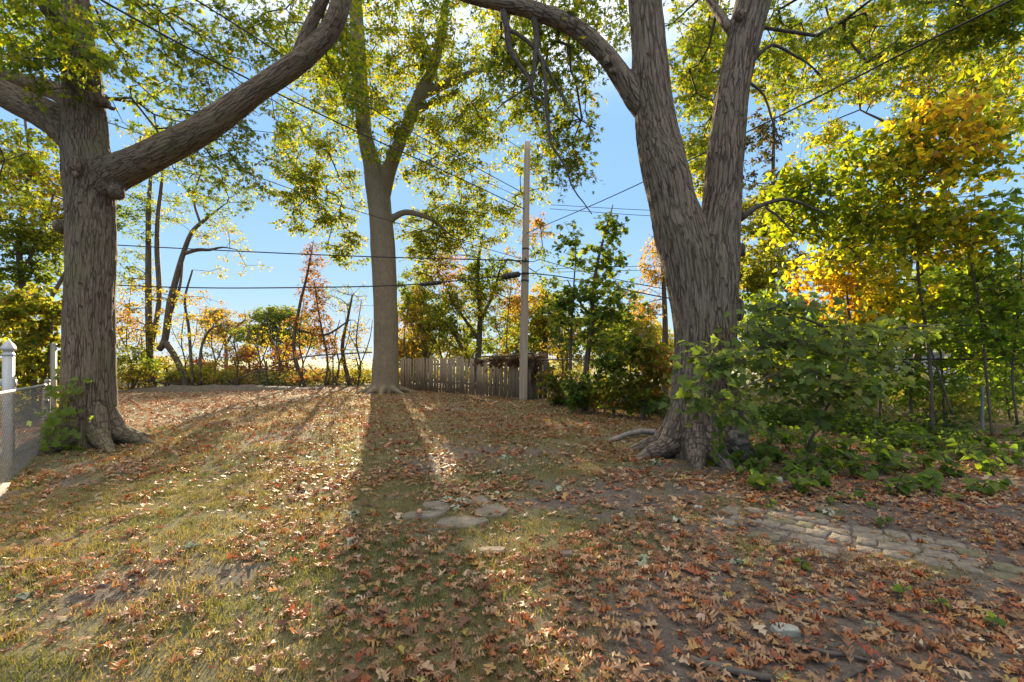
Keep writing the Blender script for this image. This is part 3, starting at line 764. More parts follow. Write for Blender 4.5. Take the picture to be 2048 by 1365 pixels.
# twin thin trees beyond the back fence
far_tree('thin_tree', 'slim straight tree with two upright stems, rust leaves climbing its base', 305, 24,
         [[(302, 778, 9), (299, 700, 8), (297, 600, 8), (297, 500, 7), (297, 420, 6), (302, 350, 4), (310, 270, 2)],
          [(303, 690, 6), (318, 600, 6), (314, 500, 6), (316, 430, 5), (323, 370, 4), (330, 300, 2)]],
         [blob(300, 420, 24, 70, 80, 1.6, 60), blob(270, 560, 24, 40, 90, 1.2, 44), blob(320, 300, 24, 60, 60, 1.4, 30), blob(300, 690, 24, 16, 70, .5, 36), blob(250, 660, 24, 40, 60, 1, 40)],
         YGREEN + ORANGE[2:4], (2.2, 2.5, 2.5, 2, 1, .5, .4), (.08, .13), 15, .5, col_noise=.35)
far_tree('thin_tree', 'leaning dark tree whose crooked stems spread to the right over the back fence', 345, 23.5,
         [[(372, 778, 7), (360, 735, 7), (345, 705, 7), (328, 682, 8)], [(318, 700, 7), (330, 680, 8), (340, 610, 8), (352, 560, 7), (366, 510, 6), (384, 465, 5), (410, 440, 4), (425, 428, 2.5), (455, 405, .7)],
          [(368, 508, 4), (395, 500, 4), (420, 500, 3), (445, 495, 1.8), (475, 500, .6)], [(336, 640, 4), (358, 580, 3.5), (365, 530, 2), (368, 500, .6)], [(400, 445, 3), (388, 400, 2.5), (400, 350, 2)],
          [(385, 770, 4), (378, 660, 3.5), (370, 600, 3), (385, 540, 2)], [(400, 770, 4), (402, 700, 3), (420, 660, 2.5), (445, 650, 1.5)]],
         [blob(430, 440, 23.5, 90, 70, 1.5, 40), blob(400, 360, 23.5, 90, 50, 1.4, 34), blob(480, 370, 23.5, 60, 50, 1.2, 20), blob(390, 620, 23.5, 50, 80, 1.2, 26), blob(400, 730, 23.5, 60, 30, 1.2, 24), blob(300, 610, 23.5, 60, 60, 1.2, 16), blob(470, 530, 24, 60, 40, 1, 8)],
         YGREEN + ORANGE[1:4], (2.2, 2.6, 2.4, 1.5, 1, .5, .4, .4), (.08, .13), 13, .5, col_noise=.35)
far_tree('vine_covered_tree', 'small tree draped in a cone of rust red vine between the field and centre maple', 610, 26,
         [[(590, 770, 4), (588, 700, 4), (598, 620, 3.4), (612, 560, 2.6), (622, 510, 1.6), (627, 480, .6)], [(650, 772, 2.6), (655, 720, 2.4), (640, 640, 2), (628, 560, 1)], [(596, 660, 3), (650, 670, 2.5), (700, 640, 1.5)]],
         [blob(625, 520, 26, 20, 40, .5, 26), blob(626, 580, 26, 36, 44, .9, 50), blob(630, 640, 26, 50, 50, 1.0, 60), blob(650, 690, 26, 50, 36, 1.0, 34), blob(620, 745, 26, 40, 20, .8, 18)],
         RUST, (1.2, 2.5, 3, 1.5, 1), (.09, .14), 9, .42, hang=.7, cat='tree')
far_tree('broadleaf_tree', 'loose olive and orange tree just left of the centre maple trunk', 700, 27,
         [[(690, 772, 5), (685, 700, 4), (695, 640, 3), (705, 590, 2)]],
         [blob(705, 610, 27, 45, 50, 1.2, 44), blob(715, 690, 27, 35, 60, 1.1, 40), blob(670, 585, 27, 40, 30, 1, 20)],
         YGREEN + ORANGE[1:3], (2, 2, 2, 1, 1, 1, .6), (.08, .13), 4, .5, col_noise=.4)
far_tree('broadleaf_tree', 'distant spreading tree with thin brown leaves out in the field', 452, 46,
         [[(452, 735, 4.5), (452, 700, 4), (446, 670, 3), (430, 640, 2)], [(452, 690, 3), (470, 660, 2.5), (490, 640, 1.5)]],
         [blob(450, 640, 46, 60, 26, 2.6, 70), blob(420, 670, 46, 36, 16, 2, 22), blob(485, 665, 46, 40, 18, 2, 26)],
         [(.20, .12, .04), (.25, .16, .05), (.17, .13, .04), (.22, .18, .05)], (1, 1, 1, 1), (.16, .24), 15, .85, r0=.012)
far_tree('broadleaf_tree', 'distant flat topped green tree in the field behind the red bushes', 570, 40,
         [[(578, 738, 4), (575, 700, 3.5), (556, 660, 3), (540, 640, 2)], [(576, 700, 3), (590, 660, 2.5), (600, 635, 2)]],
         [blob(560, 632, 40, 50, 20, 2.6, 70), blob(525, 668, 40, 55, 22, 2.4, 70), blob(590, 670, 40, 50, 35, 2.4, 70)],
         [(.08, .11, .03), (.11, .13, .03), (.15, .15, .03)], (1, 1, 1), (.16, .25), 20, .8, r0=.012)
for (px_, py_, Y_, rx_, lab) in ((495, 705, 31, 34, 'red leaved bush left of the leaning rail in the field'), (570, 708, 32, 34, 'orange red bush behind the dark fence post'), (405, 735, 29, 18, 'small orange bush beside the crooked tree')):
    far_tree('red_bush', lab, px_, Y_, [[(px_, 765, 3), (px_ + 4, 735, 2.5), (px_ - 4, 700, 1.5)]],
             [blob(px_, py_, Y_, rx_, 20, 1.1, 34), blob(px_, py_ + 30, Y_, rx_ * 1.1, 14, 1.1, 20)],
             [(.30, .07, .05), (.34, .11, .05), (.30, .15, .05), (.18, .14, .04)], (2, 2, 1.3, .8), (.12, .18), 16, .45, group='red and orange bushes in the field', cat='bush')
sh = [(262, 22.5, 700, 'shrub tangled in the sagging fence nearest the left trunk'), (330, 25.5, 720, 'shrub around the feet of the two slim trees'), (395, 26, 735, 'shrub below the crooked leaning stems'),
      (470, 27, 745, 'low yellow shrub where the fence rail dips to the ground'), (530, 27.5, 748, 'shrub around the first bare fence post'), (590, 28, 748, 'shrub below the vine draped cone'),
      (655, 28, 748, 'shrub around the second bare fence post'), (715, 28.5, 748, 'shrub tucked against the left side of the centre trunk')]
for k, (px_, Y_, py_, lab) in enumerate(sh):
    far_tree('yellow_shrub', 'yellow green ' + lab, px_, Y_, [[(px_, 778, 3), (px_ + 5, 750, 2.5), (px_ - 3, 715, 1.5)], [(px_ + 4, 778, 2), (px_ + 22, 740, 1.5)]],
             [blob(px_, (py_ + 775) / 2, Y_, 48, (778 - py_) / 2 + 8, .9, 56)], YGREEN + ORANGE[1:4] + RUST[2:3], (2, 2.6, 2.4, 1.6, .8, .6, .3, .2, .4), (.09, .14), 18, .4,
             group='shrubs overgrowing the back fence', cat='bush', col_noise=.8)
# behind the picket fence
far_tree('orange_tree', 'green tree turning orange behind the picket fence beside the pole', 950, 23.5,
         [[(955, 780, 7), (958, 690, 6), (960, 620, 5), (955, 540, 4), (965, 470, 2)], [(958, 680, 4), (930, 640, 3), (900, 600, 2)], [(958, 650, 4), (985, 590, 3), (1000, 540, 2)], [(925, 700, 4), (905, 660, 3), (880, 640, 2)]],
         [blob(960, 530, 23.5, 90, 60, 1.5, 110), blob(900, 600, 23.5, 90, 60, 1.8, 140), blob(990, 600, 23.5, 70, 70, 1.6, 120), blob(860, 530, 24, 60, 50, 1.4, 50), blob(930, 670, 23.5, 100, 34, 1.6, 70), blob(1070, 470, 22, 36, 44, .8, 26), blob(1090, 560, 22.5, 30, 70, .9, 20)],
         YGREEN[:4] + ORANGE[1:4], (3, 3, 2, 1, 1.2, 1.3, .8), (.09, .15), 14, .48, hang=.5, col_noise=.55)
far_tree('broadleaf_tree', 'dense yellow green tree filling the gap right of the centre trunk', 850, 26.5,
         [[(850, 776, 6), (852, 700, 5), (842, 640, 4), (850, 580, 2)]],
         [blob(850, 640, 26.5, 65, 60, 1.8, 110), blob(830, 590, 26.5, 40, 50, 1.4, 44), blob(820, 700, 27, 40, 26, 1, 30)],
         YGREEN + ORANGE[2:4], (2.5, 2.5, 2, 1.5, .8, .8, .6), (.10, .17), 24, .55, col_noise=.45)
far_tree('broadleaf_tree', 'dull green tree far behind the pole and the vine draped fence end', 1100, 27,
         [[(1095, 775, 6), (1090, 690, 5), (1100, 620, 3)]],
         [blob(1090, 640, 27, 80, 70, 2, 160), blob(1220, 660, 27, 80, 50, 2, 120), blob(1290, 680, 27, 60, 50, 2, 70)],
         YGREEN, (3, 2.5, 2, 1.2, .8), (.12, .19), 22, .6, col_noise=.4)
for px_, Y_, py_, rx_, lab in ((820, 30, 660, 60, 'behind the left half of the picket fence'), (930, 31, 650, 70, 'behind the middle of the picket fence'), (1030, 30, 655, 60, 'behind the utility pole'), (1130, 31, 640, 70, 'behind the upright sapling'), (1230, 30, 650, 70, 'left of the golden brown tree'), (1320, 30, 660, 60, 'just left of the forked trunk')):
    far_tree('field_tree', 'hazy yellow green scrub tree ' + lab, px_, Y_, [[(px_, 770, 4), (px_ + 4, 720, 3), (px_ - 3, py_, 1.5)], [(px_ + 3, 740, 2.5), (px_ + 25, 690, 1.5)], [(px_ - 2, 750, 2.5), (px_ - 24, 690, 1.2)]],
             [blob(px_, (py_ + 745) / 2, Y_, rx_, (745 - py_) / 2 + 10, 1.6, 90)], YGREEN + ORANGE[1:3], (2, 2.6, 2.4, 1.6, .6, .7, .4), (.13, .2), 18, .6, group='scrub trees beyond the fences', cat='tree', col_noise=.5)
for px_, Y_, py_, lab in ((255, 24, 560, 'nearest the left trunk'), (365, 25, 600, 'between the slim trees and the crooked tree'), (470, 26, 660, 'left of the red bushes'), (555, 27, 640, 'left of the vine draped cone'), (672, 27, 640, 'right of the vine draped cone'), (810, 25, 600, 'against the picket fence left end'), (880, 24.5, 560, 'behind the picket fence'), (1015, 22, 560, 'close to the utility pole'), (285, 25, 640, 'left of the slim straight tree'), (425, 25, 620, 'over the dipping fence rail'), (515, 26, 650, 'beside the first bare fence post'), (600, 26, 600, 'inside the vine draped cone'), (715, 26, 600, 'touching the centre trunk on its left'), (845, 24, 540, 'over the fence pickets near the centre trunk'), (1120, 19, 600, 'right of the pole'), (1255, 17, 560, 'left of the forked trunk')):
    far_tree('bare_sapling', 'thin nearly bare brown sapling ' + lab, px_, Y_, [[(px_, 778, 2), (px_ + 6, 730, 1.8), (px_ - 2, 680, 1.4), (px_ + 8, py_, .7)], [(px_ + 4, 735, 1.4), (px_ + 24, 680, 1), (px_ + 30, 640, .5)], [(px_, 700, 1.2), (px_ - 20, 660, .8), (px_ - 26, 620, .4)]],
             [blob(px_, (py_ + 760) / 2, Y_, 34, (760 - py_) / 2, .8, 34)], YGREEN[2:] + RUST, (2, 1.6, 1, .5, .6, .7, .4, .6), (.08, .13), 5, .45, group='thin saplings along the back fence', cat='sapling')
# saplings at the right fence
far_tree('maple_sapling', 'upright dark green maple sapling in the sky gap beside the forked maple', 1170, 14.2,
         [[(1160, 815, 7), (1172, 740, 6), (1182, 660, 5), (1187, 580, 4), (1196, 520, 3), (1212, 460, 2), (1226, 410, 1)], [(1184, 640, 3), (1150, 590, 2), (1135, 560, 1)], [(1142, 810, 3), (1141, 700, 3), (1146, 600, 2), (1152, 500, 1)]],
         [blob(1225, 450, 14.2, 26, 40, .5, 26), blob(1205, 520, 14.2, 50, 40, .7, 40), blob(1190, 590, 14.2, 85, 40, 1, 80), blob(1185, 660, 14.2, 90, 40, 1, 80), blob(1145, 480, 14.2, 26, 60, .5, 22), blob(1240, 620, 14.2, 50, 40, .7, 34), blob(1120, 610, 14.2, 40, 40, .6, 26)],
         DARK, (1, 2.5, 3, 2.5, 1), (.10, .16), 7, .36, T=T_broad, n_parts=200, key='broad_maple_leaf', up=1.0, flat=.3, rnd=.5)
far_tree('vine_thicket', 'green thicket with orange leaves on the fence left of the forked trunk', 1285, 12,
         [[(1290, 840, 5), (1288, 760, 5), (1280, 700, 3), (1290, 660, 2)]],
         [blob(1280, 700, 12, 55, 40, .6, 44), blob(1260, 780, 12.4, 60, 40, .6, 60), blob(1180, 780, 13.6, 60, 36, .6, 54), blob(1320, 740, 11.5, 40, 50, .6, 36), blob(1105, 770, 15.4, 30, 40, .5, 24), blob(1220, 730, 13.4, 40, 30, .5, 24)],
         GREEN[1:5] + ORANGE[2:5], (2.5, 3, 2.5, 2, 1, .9, .5), (.09, .14), 18, .28, T=T_heart, cat='thicket', n_parts=200, key='heart_leaf', col_noise=.9)
far_tree('larch_tree', 'golden brown tree showing just left of the forked trunk against sky', 1330, 18,
         [[(1335, 800, 7), (1330, 650, 6), (1325, 520, 4), (1322, 420, 2)]],
         [blob(1310, 530, 18, 26, 50, .8, 40), blob(1290, 610, 18, 36, 36, .9, 36), blob(1330, 470, 18, 26, 50, .8, 30)],
         [(.33, .17, .03), (.28, .18, .04), (.2, .14, .04), (.10, .10, .03)], (2, 2, 1.3, 1), (.07, .13), 24, .4, T=T_lance, hang=.8)
far_tree('spruce_tree', 'dark spruce with drooping sprays behind the right stem of the forked maple', 1545, 20,
         [[(1545, 800, 8), (1545, 600, 7), (1545, 400, 5), (1548, 250, 3), (1550, 150, 2)]],
         [blob(1530, 260, 20, 40, 60, .9, 26), blob(1530, 390, 20, 56, 60, 1.2, 44), blob(1560, 520, 20, 60, 60, 1.4, 40), blob(1450, 330, 20, 40, 60, 1, 20)],
         [(.035, .045, .03), (.05, .055, .035), (.09, .06, .045), (.06, .045, .03)], (1.5, 1.5, 1.2, 1), (.10, .2), 26, .45, T=T_dia, hang=.9, flat=.3)
far_tree('broadleaf_tree', 'tall light green tree seen through the fork of the right maple', 1440, 15.5,
         [[(1440, 800, 7), (1430, 560, 6), (1425, 350, 4), (1420, 150, 2)]],
         [blob(1410, 120, 15.5, 60, 120, 1.4, 80), blob(1420, 320, 15.5, 44, 90, 1.2, 60), blob(1530, 440, 15.5, 60, 70, 1.2, 50), blob(1510, 560, 15.5, 50, 70, 1.2, 60), blob(1560, 120, 15.5, 60, 90, 1.2, 40)],
         YGREEN, (2, 2.5, 3, 1.6, .5), (.09, .15), 24, .42)
far_tree('broadleaf_tree', 'tall fine leaved tree crowning the upper right corner', 1830, 14.5,
         [[(1850, 800, 9), (1840, 560, 8), (1830, 350, 6), (1850, 200, 4), (1900, 80, 2)], [(1832, 340, 5), (1790, 260, 4), (1720, 220, 2)], [(1840, 300, 4), (1940, 200, 3), (1990, 150, 2)]],
         [blob(1680, 130, 14.5, 110, 90, 1.6, 90), blob(1850, 160, 14.5, 130, 100, 1.6, 150), blob(1990, 180, 14.5, 110, 110, 1.4, 110), blob(1650, 280, 14.5, 60, 50, 1, 24), blob(1950, 20, 14.5, 130, 60, 1.4, 60), blob(1750, 30, 14.5, 100, 60, 1.2, 50)],
         YGREEN + ORANGE[3:4], (3.4, 3, 2, 1.2, .6, .4), (.08, .13), 17, .44, mat=M_leaf)
# the yellow tree and its neighbours on the right fence line
far_tree('yellow_tree', 'young tree with yellow heart shaped leaves right of the forked maple', 1865, 9.6,
         [[(1870, 860, 4.95), (1862, 760, 4.4), (1852, 660, 3.85), (1838, 560, 3.3), (1838, 490, 2.75), (1870, 420, 2.2), (1910, 340, 1.65), (1935, 270, 1.1)], [(1838, 500, 2.2), (1800, 440, 1.93), (1760, 395, 1.65), (1700, 360, 1.1)],
          [(1700, 640, 2.75), (1690, 560, 2.75), (1672, 480, 2.2), (1650, 430, 1.65), (1620, 390, 1.1)], [(1686, 560, 1.65), (1655, 520, 1.38), (1640, 460, 1.1)], [(1905, 830, 2.75), (1875, 740, 2.2), (1862, 700, 2.2)]],
         [blob(1640, 430, 9.6, 110, 60, .9, 152), blob(1600, 370, 9.4, 60, 36, .6, 57), blob(1760, 330, 9.4, 120, 70, .9, 171), blob(1780, 450, 9.6, 120, 70, .9, 190), blob(1900, 320, 9.2, 120, 90, .9, 171), blob(1690, 540, 9.6, 110, 60, .9, 152), blob(1880, 470, 9.6, 110, 80, .9, 152), blob(1850, 240, 9, 80, 50, .6, 57), blob(1760, 600, 10, 140, 50, .8, 114), blob(1950, 230, 9, 80, 60, .6, 57)],
         YELLOW, (3.0, 3.8, 2.6, 1.3, .3), (.085, .135), 7, .46, T=T_heart, n_parts=300, key='heart_leaf', col_noise=.55, up=.9)
far_tree('maple_sapling', 'bright green sapling growing at the right edge of the picture', 1985, 9.2,
         [[(1966, 850, 3.3), (1972, 740, 3.3), (1960, 620, 2.75), (1940, 500, 2.2), (1950, 380, 1.1)], [(2035, 850, 3.3), (2025, 740, 2.75), (2040, 600, 2.75), (2046, 450, 1.65)], [(1962, 640, 1.65), (2000, 690, 1.65), (2030, 740, 1.65)]],
         [blob(1990, 560, 9.2, 90, 80, .8, 119), blob(1990, 450, 9.2, 80, 70, .8, 79), blob(2030, 660, 9.2, 60, 70, .7, 66), blob(1920, 650, 9.4, 60, 60, .6, 53)],
         [(.11, .185, .025), (.15, .22, .025), (.20, .255, .03), (.29, .29, .035)], (2, 3, 2.4, .7), (.085, .135), 6, .42, T=T_broad, n_parts=200, key='broad_maple_leaf', up=.9)
far_tree('maple_sapling', 'low spreading green sapling in front of the grey garage, along the wire', 1890, 10.6,
         [[(1890, 835, 3), (1885, 760, 2.6), (1880, 690, 2), (1870, 620, 1)], [(1886, 770, 2), (1800, 720, 1.5), (1740, 700, 1)], [(1886, 760, 2), (1960, 720, 1.5), (2030, 690, 1)], [(1760, 840, 2.5), (1755, 760, 2), (1740, 680, 1.5), (1760, 620, .8)], [(2020, 840, 2.5), (2010, 760, 2), (2025, 680, 1)]],
         [blob(1740, 690, 10.6, 80, 60, .6, 70), blob(1860, 650, 10.6, 100, 50, .6, 80), blob(1960, 690, 10.6, 90, 60, .6, 70), blob(1840, 750, 10.6, 110, 40, .6, 60), blob(2020, 770, 10.4, 60, 40, .5, 36), blob(1640, 700, 11, 80, 80, .6, 60), blob(1540, 640, 11, 50, 90, .6, 44)],
         [(.11, .185, .025), (.15, .22, .025), (.20, .255, .03), (.29, .29, .035)], (2, 3, 2.4, .7), (.085, .13), 11, .44, T=T_heartlo, n_parts=120, key='small_heart_leaf', up=.8)
bz = [(1530, 15, 590, 760, 'sunlit bush directly right of the forked trunk beyond the wire'), (1640, 16, 600, 770, 'sunlit bush behind the yellow tree stems'), (1760, 15, 540, 690, 'tall sunlit bush in front of the pale roof'),
      (1900, 14, 500, 690, 'sunlit bush above the pale garage roof'), (2010, 13.5, 520, 780, 'sunlit bush at the right edge beyond the wire'), (1700, 13, 700, 800, 'low sunlit bush under the wire between posts'),
      (1850, 12.6, 745, 815, 'low bush below the roof line'), (1960, 12.2, 745, 830, 'low bush behind the grey fence post')]
for px_, Y_, y0, y1, lab in bz:
    far_tree('sunlit_bush', lab, px_, Y_, [[(px_, y1 + 20, 4), (px_ + 6, (y0 + y1) / 2, 3), (px_ - 5, y0, 2)], [(px_ + 8, y1 + 10, 3), (px_ + 30, (y0 + y1) / 2, 2)]],
             [blob(px_, (y0 + y1) / 2, Y_, 72, (y1 - y0) / 2 + 8, 1.0, int((y1 - y0) * .65))], [(.13, .20, .025), (.19, .25, .03), (.27, .29, .035), (.36, .30, .04)], (2, 2.5, 2, .8), (.10, .16), 22, .42,
             cat='bush', group='sunlit bushes beyond the right wire fence', key='heart_leaf', col_noise=.7)
# the drooping near maple branch over the forked trunk
base = np.array([*G(1612, 905), 0.0]); YB = 6.9
st = [px_line([(1612, 905, 3.6), (1640, 840, 3.4), (1668, 790, 3.2), (1690, 740, 3), (1700, 690, 2.6), (1690, 640, 2)], YB), px_line([(1690, 745, 2.6), (1640, 700, 4, 6.6), (1560, 690, 3, 6.3), (1470, 710, 2, 6.0), (1400, 750, 1.5, 5.8)], YB),
      px_line([(1694, 700, 4), (1640, 650, 3, 6.6), (1560, 625, 2, 6.5)], YB), px_line([(1700, 700, 4), (1790, 660, 3), (1880, 650, 2)], YB), px_line([(1685, 760, 4), (1600, 740, 3, 6.4), (1520, 760, 2, 6.1), (1440, 800, 1.5, 5.9)], YB)]
bl = [blob(1640, 800, 6.6, 100, 30, .5, 16), blob(1740, 730, 6.9, 90, 40, .5, 18), blob(1500, 650, 6.4, 60, 30, .4, 10), blob(1400, 710, 5.9, 40, 16, .2, 8), blob(1600, 610, 6.6, 80, 26, .5, 26), blob(1560, 680, 6.4, 90, 30, .5, 34), blob(1460, 710, 6.0, 70, 22, .3, 20), blob(1410, 790, 5.8, 50, 20, .25, 11), blob(1660, 680, 6.6, 80, 40, .5, 34), blob(1560, 750, 6.2, 90, 26, .4, 26),
      blob(1690, 760, 6.4, 70, 30, .5, 24), blob(1780, 660, 7, 90, 40, .5, 30), blob(1480, 810, 5.9, 40, 26, .2, 6)]
plant('maple_sapling', 'dull green sapling drooping broad leaves in front of the forked trunk', 'sapling', base, st, bl, T_broad,
      [(.105, .14, .028), (.125, .16, .03), (.155, .19, .035), (.21, .215, .04)], (2, 3, 2, 1), (.08, .14), 5, .48, n_parts=300, key='broad_maple_leaf', up=1.1, rnd=.45, flat=.35, hang=.45, mat=M_sap, face=(-.1, -.55, 0))
# a few long leaves hanging into the top right corner
far_tree('walnut_branch', 'hanging branch of long pale green leaflets in the top right corner', 2060, 6.2,
         [[(2075, 905, 8), (2085, 500, 7), (2080, 100, 5), (2060, -20, 4), (1960, -10, 2), (1880, 0, 1.5)]],
         [blob(1960, 10, 6.2, 90, 40, .4, 26), blob(2020, 80, 6.2, 50, 60, .3, 16)],
         [(.10, .14, .02), (.14, .17, .02), (.2, .2, .03)], (2, 2, 1), (.08, .14), 14, .26, T=T_lance, hang=.8, cat='branch', mat=M_leaf, n_parts=80, key='long_leaf')

# ------------------------------------------------------------------ fences
M_picket = noise_mat('weathered_board', (.15, .105, .065), (.34, .255, .17), 7, rough=.9, bump=.5, stretch=(1, 1, .08), c3=(.24, .178, .115))
M_galv = noise_mat('galvanised_steel', (.20, .19, .175), (.31, .295, .275), 14, rough=.55, bump=.1)
M_rust = noise_mat('rusty_pipe', (.06, .045, .035), (.13, .10, .08), 14, rough=.8, bump=.2)
M_wire = noise_mat('grey_wire', (.17, .15, .13), (.26, .24, .21), 20, rough=.6, bump=0)
M_dwire = noise_mat('dark_wire', (.05, .05, .045), (.10, .095, .085), 20, rough=.7, bump=0)
M_vinyl = noise_mat('white_vinyl', (.42, .405, .39), (.52, .50, .48), 3, rough=.4, bump=.02)

FA = np.array([-5.55, 24.0]); FB = np.array([1.0, 17.95])
fdir = (FB - FA) / np.linalg.norm(FB - FA); flen = np.linalg.norm(FB - FA); fn = np.array([-fdir[1], fdir[0]])
ang = math.atan2(fdir[1], fdir[0])
root = thing('picket_fence', (*FA, float(gz(*FA))), 'weathered wooden picket fence between the centre maple and the utility pole', 'fence')
root.rotation_euler = (0, 0, ang)
pr = random.Random(4)
pm = []
for k in range(6):
    w = .064 + .006 * k; h = 1.56 + .025 * pr.uniform(-1, 1); g = Geo()
    g.box((-w, -.011, -.05), (w, .011, h - .03)); tp = pr.uniform(-.03, .02)
    v = np.array([(-w, -.011, h - .03), (w, -.011, h - .03), (-w, .011, h - .03), (w, .011, h - .03), (-w * .7, -.011, h + tp), (w * .7, -.011, h + tp - .01), (-w * .7, .011, h + tp), (w * .7, .011, h + tp - .01)])
    q = [(0, 1, 5, 4), (2, 6, 7, 3), (0, 4, 6, 2), (1, 3, 7, 5), (4, 5, 7, 6)]
    g.add(v, [(a, b, c) for a, b, c, d in q] + [(a, c, d) for a, b, c, d in q])
    pm.append(g.mesh('picket'))
s = .12; i = 0
while s < flen - .05:
    p2 = FA + fdir * s
    o = link('picket', pm[pr.randrange(6)], M_picket, root)
    o.location = (s, -.035 + pr.uniform(-.006, .006), float(gz(*p2) - gz(*FA)))
    o.rotation_euler = (pr.uniform(-.02, .02), pr.uniform(-.025, .025) + (.09 if i == 27 else 0), pr.uniform(-.05, .05)); o.scale = (1, 1, 1 + pr.uniform(-.03, .03))
    s += .200 * pr.uniform(.9, 1.12); i += 1
for z in (.45, 1.25):
    g = Geo(); g.box((0, .0, z - .045), (flen, .04, z + .045)); link('rail', g.mesh('rail'), M_picket, root)
for s in np.linspace(.3, flen - .2, 5):
    g = Geo(); g.box((s - .05, .045, -.1), (s + .05, .145, 1.6)); link('fence_post', g.mesh('fence_post'), M_picket, root)
# the vine draped end panel
rootE = thing('fence_end_panel', (FB[0] - .5, FB[1] + .3, 0), 'taller dark board panel at the fence end behind the pole', 'fence')
for k in range(5):
    g = Geo(); x = .02 + k * .17; g.box((x - .075, -.012, -.05), (x + .075, .012, 1.78 - .05 * (k % 3)))
    o = link('board', g.mesh('board'), M_rust if k > 2 else M_picket, rootE); o.location = (.05, 0, 0)
g = Geo(); g.box((0, .014, 1.3), (.9, .05, 1.39)); link('rail', g.mesh('rail'), M_picket, rootE)
VB = np.array([*FB, 0.0])
far_tree('dead_vine', 'brown dead vine draped over the right end of the picket fence', 1060, FB[1],
         [[(1072, 800, 3), (1070, 740, 3), (1066, 705, 3)], [(1066, 706, 2), (1020, 712, 2), (960, 714, 1.5)]],
         [blob(1075, 735, FB[1] - .15, 14, 34, .15, 30), blob(1040, 718, FB[1] + .3, 30, 10, .2, 26), blob(985, 722, FB[1] + .9, 40, 10, .25, 22), blob(1010, 714, FB[1] + .7, 40, 7, .2, 16)],
         [(.10, .05, .045), (.14, .07, .05), (.075, .045, .04), (.07, .09, .03)], (2, 2, 2, .8), (.06, .11), 22, .2, T=T_lance, hang=1.0, cat='vine')
M_pole = noise_mat('pole_wood', (.26, .195, .14), (.46, .37, .28), 6, rough=.9, bump=.5, stretch=(1, 1, .06), c3=(.36, .28, .21))
pb_ = np.array([(1046 - 1024) / F * 17.6, 17.6, 0.0])
rootP = thing('utility_pole', pb_, 'tall weathered wooden utility pole standing in front of the picket fence end', 'pole')
ptop = P(1054.5, 285, 17.6)
pts, rad = resample(np.array([pb_ - [0, 0, .2], (pb_ + ptop) / 2, ptop]), np.array([.155, .135, .105]), .3)
v, t = tube(pts, rad, 16); link('shaft', tri_mesh('shaft', v - pb_, t, smooth=True), M_pole, rootP)
def on_pole(py): 
    u = (py - 797) / (285 - 797); return pb_ + (ptop - pb_) * u
for py, r in ((497, .135), (522, .14), (546, .15), (560, .15)):
    c = on_pole(py); v, t = tube(np.array([c - [0, 0, .035], c + [0, 0, .035]]), np.array([r, r]), 14); link('steel_band', tri_mesh('steel_band', v - pb_, t), M_rust, rootP)
for py, dx in ((520, .22), (548, .16)):
    c = on_pole(py); v, t = tube(np.array([c + [0, -.12, 0], c + [0, -.26, .02]]), np.array([.018, .03]), 8); link('bolt', tri_mesh('bolt', v - pb_, t), M_rust, rootP)
M_cable = noise_mat('black_cable', (.018, .018, .018), (.035, .035, .035), 20, rough=.6, bump=0)
def cable(label, spec, r=.014, group='overhead cables', name='cable', sag=0):
    p = np.array([P(*s) for s in spec]); q, rr = resample(p, np.full(len(p), r), .6)
    v, t = tube(q, rr, 6); b = p[0].copy()
    o = link(name, tri_mesh(name, v - b, t, smooth=True), M_cable); o.location = b
    return tag(o, label, 'cable', group)
YP = 17.6
cable('black cable running left from the pole, the upper of the two level lines', [(-260, 462, 20), (0, 478, 19.5), (240, 491, 19), (500, 504, 18.5), (745, 514, 18), (1048, 522, YP - .14)], .022)
lower = cable('black cable running left from the pole, the lower of the two level lines', [(-260, 545, 20), (0, 557, 19.5), (240, 571, 19), (400, 576, 18.6), (560, 576, 18.2), (745, 573, 18), (860, 567, 17.8), (960, 557, 17.7), (1046, 548, YP - .16)], .024)
for (x0, y0, x1, y1, Y0, r, lab) in ((838, 570, 886, 565, 17.8, .075, 'slim black splice case hanging on the lower cable left of the pole'), (1004, 555, 1042, 548, 17.45, .105, 'thick black splice case on the lower cable touching the pole')):
    a, b = P(x0, y0, Y0), P(x1, y1, Y0); d = b - a
    rt = thing('splice_case', a, lab, 'splice case')
    q = np.array([a, a + d * .06, a + d * .1, a + d * .9, a + d * .94, b]); v, t = tube(q, np.array([.02, r * .6, r, r, r * .6, .02]), 12)
    link('case_body', tri_mesh('case_body', v - a, t, smooth=False), M_cable, rt)
    for u in (.25, .5, .75):
        c = a + d * u; v, t = tube(np.array([c - d * .02, c + d * .02]), np.array([r * 1.12] * 2), 12); link('clamp', tri_mesh('clamp', v - a, t), M_rust, rt)
cable('cable from the pole dropping away right behind the forked maple, lower one', [(1046, 546, YP - .16), (1110, 552, 17), (1200, 568, 16), (1310, 592, 15), (1420, 610, 14)], .02)
cable('cable from the pole dropping away right behind the forked maple, upper one with a loop', [(1048, 523, YP - .14), (1066, 524, 17.3), (1080, 519, 17.1), (1150, 540, 16.6), (1310, 575, 15.5), (1420, 590, 14.8)], .014)
cable('thin service wire from the upper left sky to the pole, lowest of the slanting wires', [(-60, 165, 9), (20, 183, 9.6), (227, 249, 11), (400, 312, 12.4), (700, 418, 15), (1050, 520, YP)], .011)
cable('thick service wire from the top left edge to the pole', [(120, -55, 6.5), (205, 2, 7.2), (330, 72, 8.2), (500, 160, 10), (700, 257, 12.2), (915, 355, 15), (1052, 420, YP)], .016)
